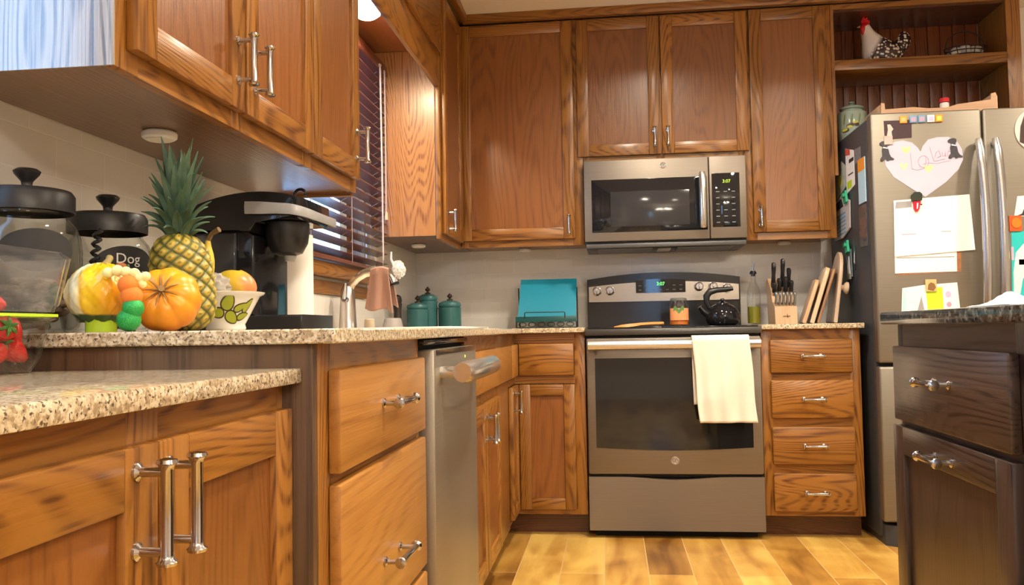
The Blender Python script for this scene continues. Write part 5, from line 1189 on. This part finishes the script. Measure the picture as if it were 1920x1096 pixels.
side('black_magnet', 'black and white photo strip magnet right of the clear packet on the fridge side', 'magnet', rect(-.475, 1.165, -.435, 1.27), .0, .002, mat('strip_black', (.03, .03, .035), .3, var=.2), [('white_spots', [(-.46, 1.19), (-.445, 1.20), (-.45, 1.235), (-.465, 1.25)], INK['pale'])])

# ------------------------------------------------------------------ on top of the fridge
ZR = 1.8036
t = thing('wooden_tray', 'light wooden tray with raised end handles on top of the refrigerator', 'tray', (2.46, -.60, ZR))
b = MB(); tp = [(2.224, ZR+.0005), (2.705, ZR+.0005), (2.705, ZR+.082), (2.698, ZR+.100), (2.680, ZR+.096), (2.678, ZR+.070), (2.60, ZR+.062), (2.54, ZR+.056), (2.50, ZR+.044), (2.42, ZR+.044), (2.36, ZR+.052), (2.242, ZR+.047), (2.240, ZR+.074), (2.226, ZR+.076)]
b.loft([[(x, -.612, z) for x, z in tp], [(x, -.600, z) for x, z in tp]]); b.build('front_rail', oak('tray_wood', (.66, .42, .27), (.50, .29, .17), 'x', fig=12, amt=.3), t)
b = MB(); b.box((2.224, -.5995, ZR+.0005), (2.705, -.36, ZR+.012), .002); b.box((2.226, -.5995, ZR+.0122), (2.240, -.36, ZR+.074), .003); b.box((2.690, -.5995, ZR+.0122), (2.704, -.36, ZR+.098), .003); b.build('tray_floor', BEECH, t)
t = thing('pill_bottle', 'small white bottle with a red cap on the fridge', 'bottle', (2.507, -.54, ZR+.0125))
MB().lathe([(0, .0005), (.018, .0005), (.019, .003), (.019, .066), (.014, .070), (0, .0702)], (2.515, -.54, ZR+.0125), 24).build('bottle_body', WHITEPL, t)
MB().lathe([(0, .0704), (.0205, .0704), (.0205, .086), (.0185, .089), (0, .0892)], (2.515, -.54, ZR+.0125), 24).build('cap', INK['red'], t)
t = thing('cookie_jar', 'pale green painted cookie jar behind the left corner of the refrigerator top', 'jar', (2.165, -.22, 1.79))
cx, cy, zc = 2.206, -.24, 1.7905
MB().lathe([(0, .0005), (.062, .0005), (.066, .006), (.066, .135), (.062, .141), (.050, .145), (.048, .152), (0, .1525)], (cx, cy, zc), 40).build('jar_body', mat('celadon', (.30, .38, .33), .18, var=.18, vscale=30), t)
l = MB().lathe([(0, .153), (.050, .153), (.056, .158), (.056, .163), (.046, .170), (.020, .176), (0, .177)], (cx, cy, zc), 36).build('lid', mat('celadon2', (.26, .34, .30), .18, var=.1), t)
MB().lathe([(.012, .1762), (.010, .182), (.014, .188), (.012, .194), (0, .196)], (cx, cy, zc), 20).build('knob', mat('celadon3', (.20, .27, .24), .2), l)
rnd = random.Random(12)
def jp(a0, z0, ang, ln, wd, mt, name, r):
    def fn(u, v):
        a = 2*pi*u; x = ln*.5*(1+cos(a)*v); y = wd*sin(a)*v; du = x*cos(ang)-y*sin(ang); dz = x*sin(ang)+y*cos(ang)
        return (cx+r*cos(a0+du/.066), cy+r*sin(a0+du/.066), zc+z0+dz)
    MB().sheet(fn, 16, 3).build(name, mt, t)
for k in range(7):
    a0 = radians(-150+k*21); z0 = .045+.018*(k % 3)
    jp(a0, z0, rnd.uniform(-.4, .6), .038, .010, PDARK, 'painted_outline', .0668); jp(a0+.04, z0+.001, rnd.uniform(-.2, .4), .028, .006, mat('painted_yellow', (.55, .50, .08), .3), 'painted_petal', .0674)
for k in range(4): jp(radians(-140+k*30), .075, 1.4, .05, .004, mat('painted_stem', (.14, .20, .06), .3), 'painted_stem', .0672)

# ------------------------------------------------------------------ shelf ornaments
ZS = 2.1685
t = thing('rooster', 'ceramic rooster with red comb and speckled wings on the open shelf', 'ornament', (2.36, -.2, ZS))
rm, nt, N, L, B = newmat('speckled_glaze')
tc = N.new('ShaderNodeTexCoord'); vo = N.new('ShaderNodeTexVoronoi'); vo.inputs['Scale'].default_value = 62; L.new(tc.outputs['Object'], vo.inputs['Vector'])
sp = N.new('ShaderNodeSeparateXYZ'); L.new(tc.outputs['Object'], sp.inputs[0])
spots = ramp(N, L, vo.outputs['Distance'], [(.32, (.72, .66, .60)), (.42, (.035, .02, .022))])
edge = math_node(N, L, 'ADD', math_node(N, L, 'MULTIPLY', sp.outputs[0], 1.0), math_node(N, L, 'MULTIPLY', sp.outputs[2], -.62))
mk = ramp(N, L, math_node(N, L, 'ADD', edge, .60), [(.505, 0.0), (.53, 1.0)])
mx = N.new('ShaderNodeMix'); mx.data_type = 'RGBA'; L.new(mk, mx.inputs[0]); mx.inputs[6].default_value = (.72, .66, .62, 1); L.new(spots, mx.inputs[7])
L.new(mx.outputs[2], B.inputs['Base Color']); B.inputs['Roughness'].default_value = .12
rx, ry = 2.375, -.20
def ring(c, a, bb, tilt, n=28):
    c = Vector(c); d1 = Vector((cos(tilt), 0, sin(tilt)))
    return [c+d1*(a*cos(2*pi*k/n))+Vector((0, 1, 0))*(bb*sin(2*pi*k/n)) for k in range(n)]
b = MB(); b.loft([ring((rx-.005, ry, ZS+.0006), .070, .045, 0), ring((rx-.004, ry, ZS+.012), .085, .055, 0), ring((rx-.002, ry, ZS+.045), .100, .064, .08), ring((rx-.012, ry, ZS+.082), .092, .060, .12),
    ring((rx-.040, ry, ZS+.115), .060, .048, .1), ring((rx-.066, ry, ZS+.150), .036, .034, .05), ring((rx-.078, ry, ZS+.180), .026, .025, 0), ring((rx-.082, ry, ZS+.200), .021, .02, 0), ring((rx-.084, ry, ZS+.212), .008, .008, 0)])
b.build('body', rm, t, sub=1)
b = MB(); b.loft([ring((rx+.055, ry, ZS+.055), .030, .040, -.5), ring((rx+.085, ry, ZS+.095), .036, .030, -.4), ring((rx+.100, ry, ZS+.125), .032, .022, -.2), ring((rx+.098, ry, ZS+.150), .020, .015, 0), ring((rx+.092, ry, ZS+.158), .006, .006, 0)]); b.build('tail', rm, t, sub=1)
RED = mat('rooster_red', (.50, .012, .018), .2)
b = MB(); hx, hz = rx-.083, ZS+.20
b.prism([(hx+.020, hz-.002), (hx+.022, hz+.018), (hx+.012, hz+.024), (hx+.010, hz+.038), (hx, hz+.030), (hx-.006, hz+.050), (hx-.013, hz+.030), (hx-.019, hz+.020), (hx-.016, hz)], ry-.006, ry+.006, 'v'); b.build('comb', RED, t)
b = MB(); b.ell((hx-.012, ry-.014, hz-.025), (.014, .010, .028), 14, 10); b.build('wattle', RED, t); b = MB(); b.ell((hx-.002, ry, hz-.008), (.0225, .0222, .020), 18, 12); b.build('face_mask', RED, t)
MB().cyl((hx-.020, ry, hz-.006), (hx-.038, ry, hz-.010), .006, .0008, 12).build('beak', mat('beak_yellow', (.55, .36, .08), .3), t)
t = thing('nest_basket', 'dark wire basket of white eggs on the right of the open shelf', 'basket', (2.75, -.2, ZS))
bx = 2.748; b = MB()
for k in range(4): b.tube([(bx+(.075+.006*k)*cos(a), -.2+(.055+.004*k)*sin(a), ZS+.004+.018*k) for a in [q*pi/14 for q in range(28)]], .0028, 6, closed=True)
for q in range(14):
    a = q*2*pi/14; b.tube([(bx+.03*cos(a), -.2+.02*sin(a), ZS+.003), (bx+.076*cos(a), -.2+.056*sin(a), ZS+.004), (bx+.095*cos(a), -.2+.067*sin(a), ZS+.06)], .002, 6)
b.tube([(bx-.015+.0*k, -.14+.0*k, ZS+.05+.10*sin(pi*k/12)) if False else (bx+.09*cos(pi*k/12), -.2, ZS+.058+.085*sin(pi*k/12)) for k in range(13)], .003, 6); b.build('wire_basket', mat('dark_wire', (.03, .02, .022), .5, .3), t)
EG = mat('egg_white', (.58, .56, .52), .5, var=.1)
for k, (dx, dy) in enumerate(((-.048, -.02), (-.012, -.03), (.030, -.026), (.055, .0), (-.05, .018), (0, .02))):
    o = MB().ell((bx+dx, -.2+dy, ZS+.036+.008*(k % 2)), (.029, .022, .025), 18, 12).build('egg', EG, off=(bx+dx, -.2+dy, ZS+.02)); tag(o, 'white egg lying in the dark wire basket', 'egg', 'eggs in the wire basket')
# crumpled white paper on the island
rnd = random.Random(4)
def crumple(u, v):
    x = 1.700+.10*u; y = -2.92+.17*v
    e = min(u, 1-u, v, 1-v)*4; e = max(0, min(1, e))
    z = .9462+.020*e*(.55+.45*sin(6*v+2*u))+.006*e*sin(17*u+9*v)
    return (x, y+.02*sin(5*u), z)
o = MB().sheet(crumple, 18, 26).build('paper_napkin', PAPER, off=(1.75, -2.83, .945), solid=.0008); tag(o, 'crumpled white napkin lying on the dark island countertop', 'napkin')
# crumbs and recessed ceiling lights
for x, y, p in CANS:
    t = thing('recessed_light', 'round white recessed ceiling light in the kitchen ceiling', 'light', (x, y, CEIL), 'recessed ceiling lights')
    MB().lathe([(.085, -.0005), (.092, -.003), (.090, -.006), (.070, -.007), (.068, -.0005)], (x, y, CEIL), 36, cap=False).build('trim_ring', WHITEPL, t)
    MB().lathe([(0, -.001), (.068, -.001), (.066, -.004), (0, -.005)], (x, y, CEIL), 30).build('lens', LENS, t)

t = thing('chandelier', 'dark multi bulb chandelier hanging over the dining end of the room', 'light', (2.3, -5.5, CEIL))
b = MB(); b.lathe([(.06, -.0005), (.06, -.02), (.01, -.03)], (2.3, -5.5, CEIL), 24); b.cyl((2.3, -5.5, CEIL-.03), (2.3, -5.5, 1.98), .008); b.ell((2.3, -5.5, 1.97), (.04, .04, .05), 16, 10)
for k in range(6):
    a = k*pi/3+.3; b.tube([(2.3+.03*cos(a), -5.5+.03*sin(a), 1.97), (2.3+.16*cos(a), -5.5+.16*sin(a), 1.92), (2.3+.27*cos(a), -5.5+.27*sin(a), 1.96), (2.3+.28*cos(a), -5.5+.28*sin(a), 2.0)], .007, 8)
b.build('chandelier_arms', mat('bronze', (.05, .035, .025), .35, .8), t)
for k in range(6):
    a = k*pi/3+.3; p = (2.3+.28*cos(a), -5.5+.28*sin(a), 2.0)
    MB().lathe([(.010, 0), (.012, .015), (.024, .04), (.026, .06), (.018, .08), (.004, .09)], p, 16).build('chandelier_bulb', BULB, t)
    l = bpy.data.lights.new('chandelier_lamp', 'POINT'); l.energy = 16; l.color = LAMP; l.shadow_soft_size = .035
    o = bpy.data.objects.new('chandelier_lamp', l); COL.objects.link(o); o.location = (2.3+.36*cos(a), -5.5+.36*sin(a), 2.05)
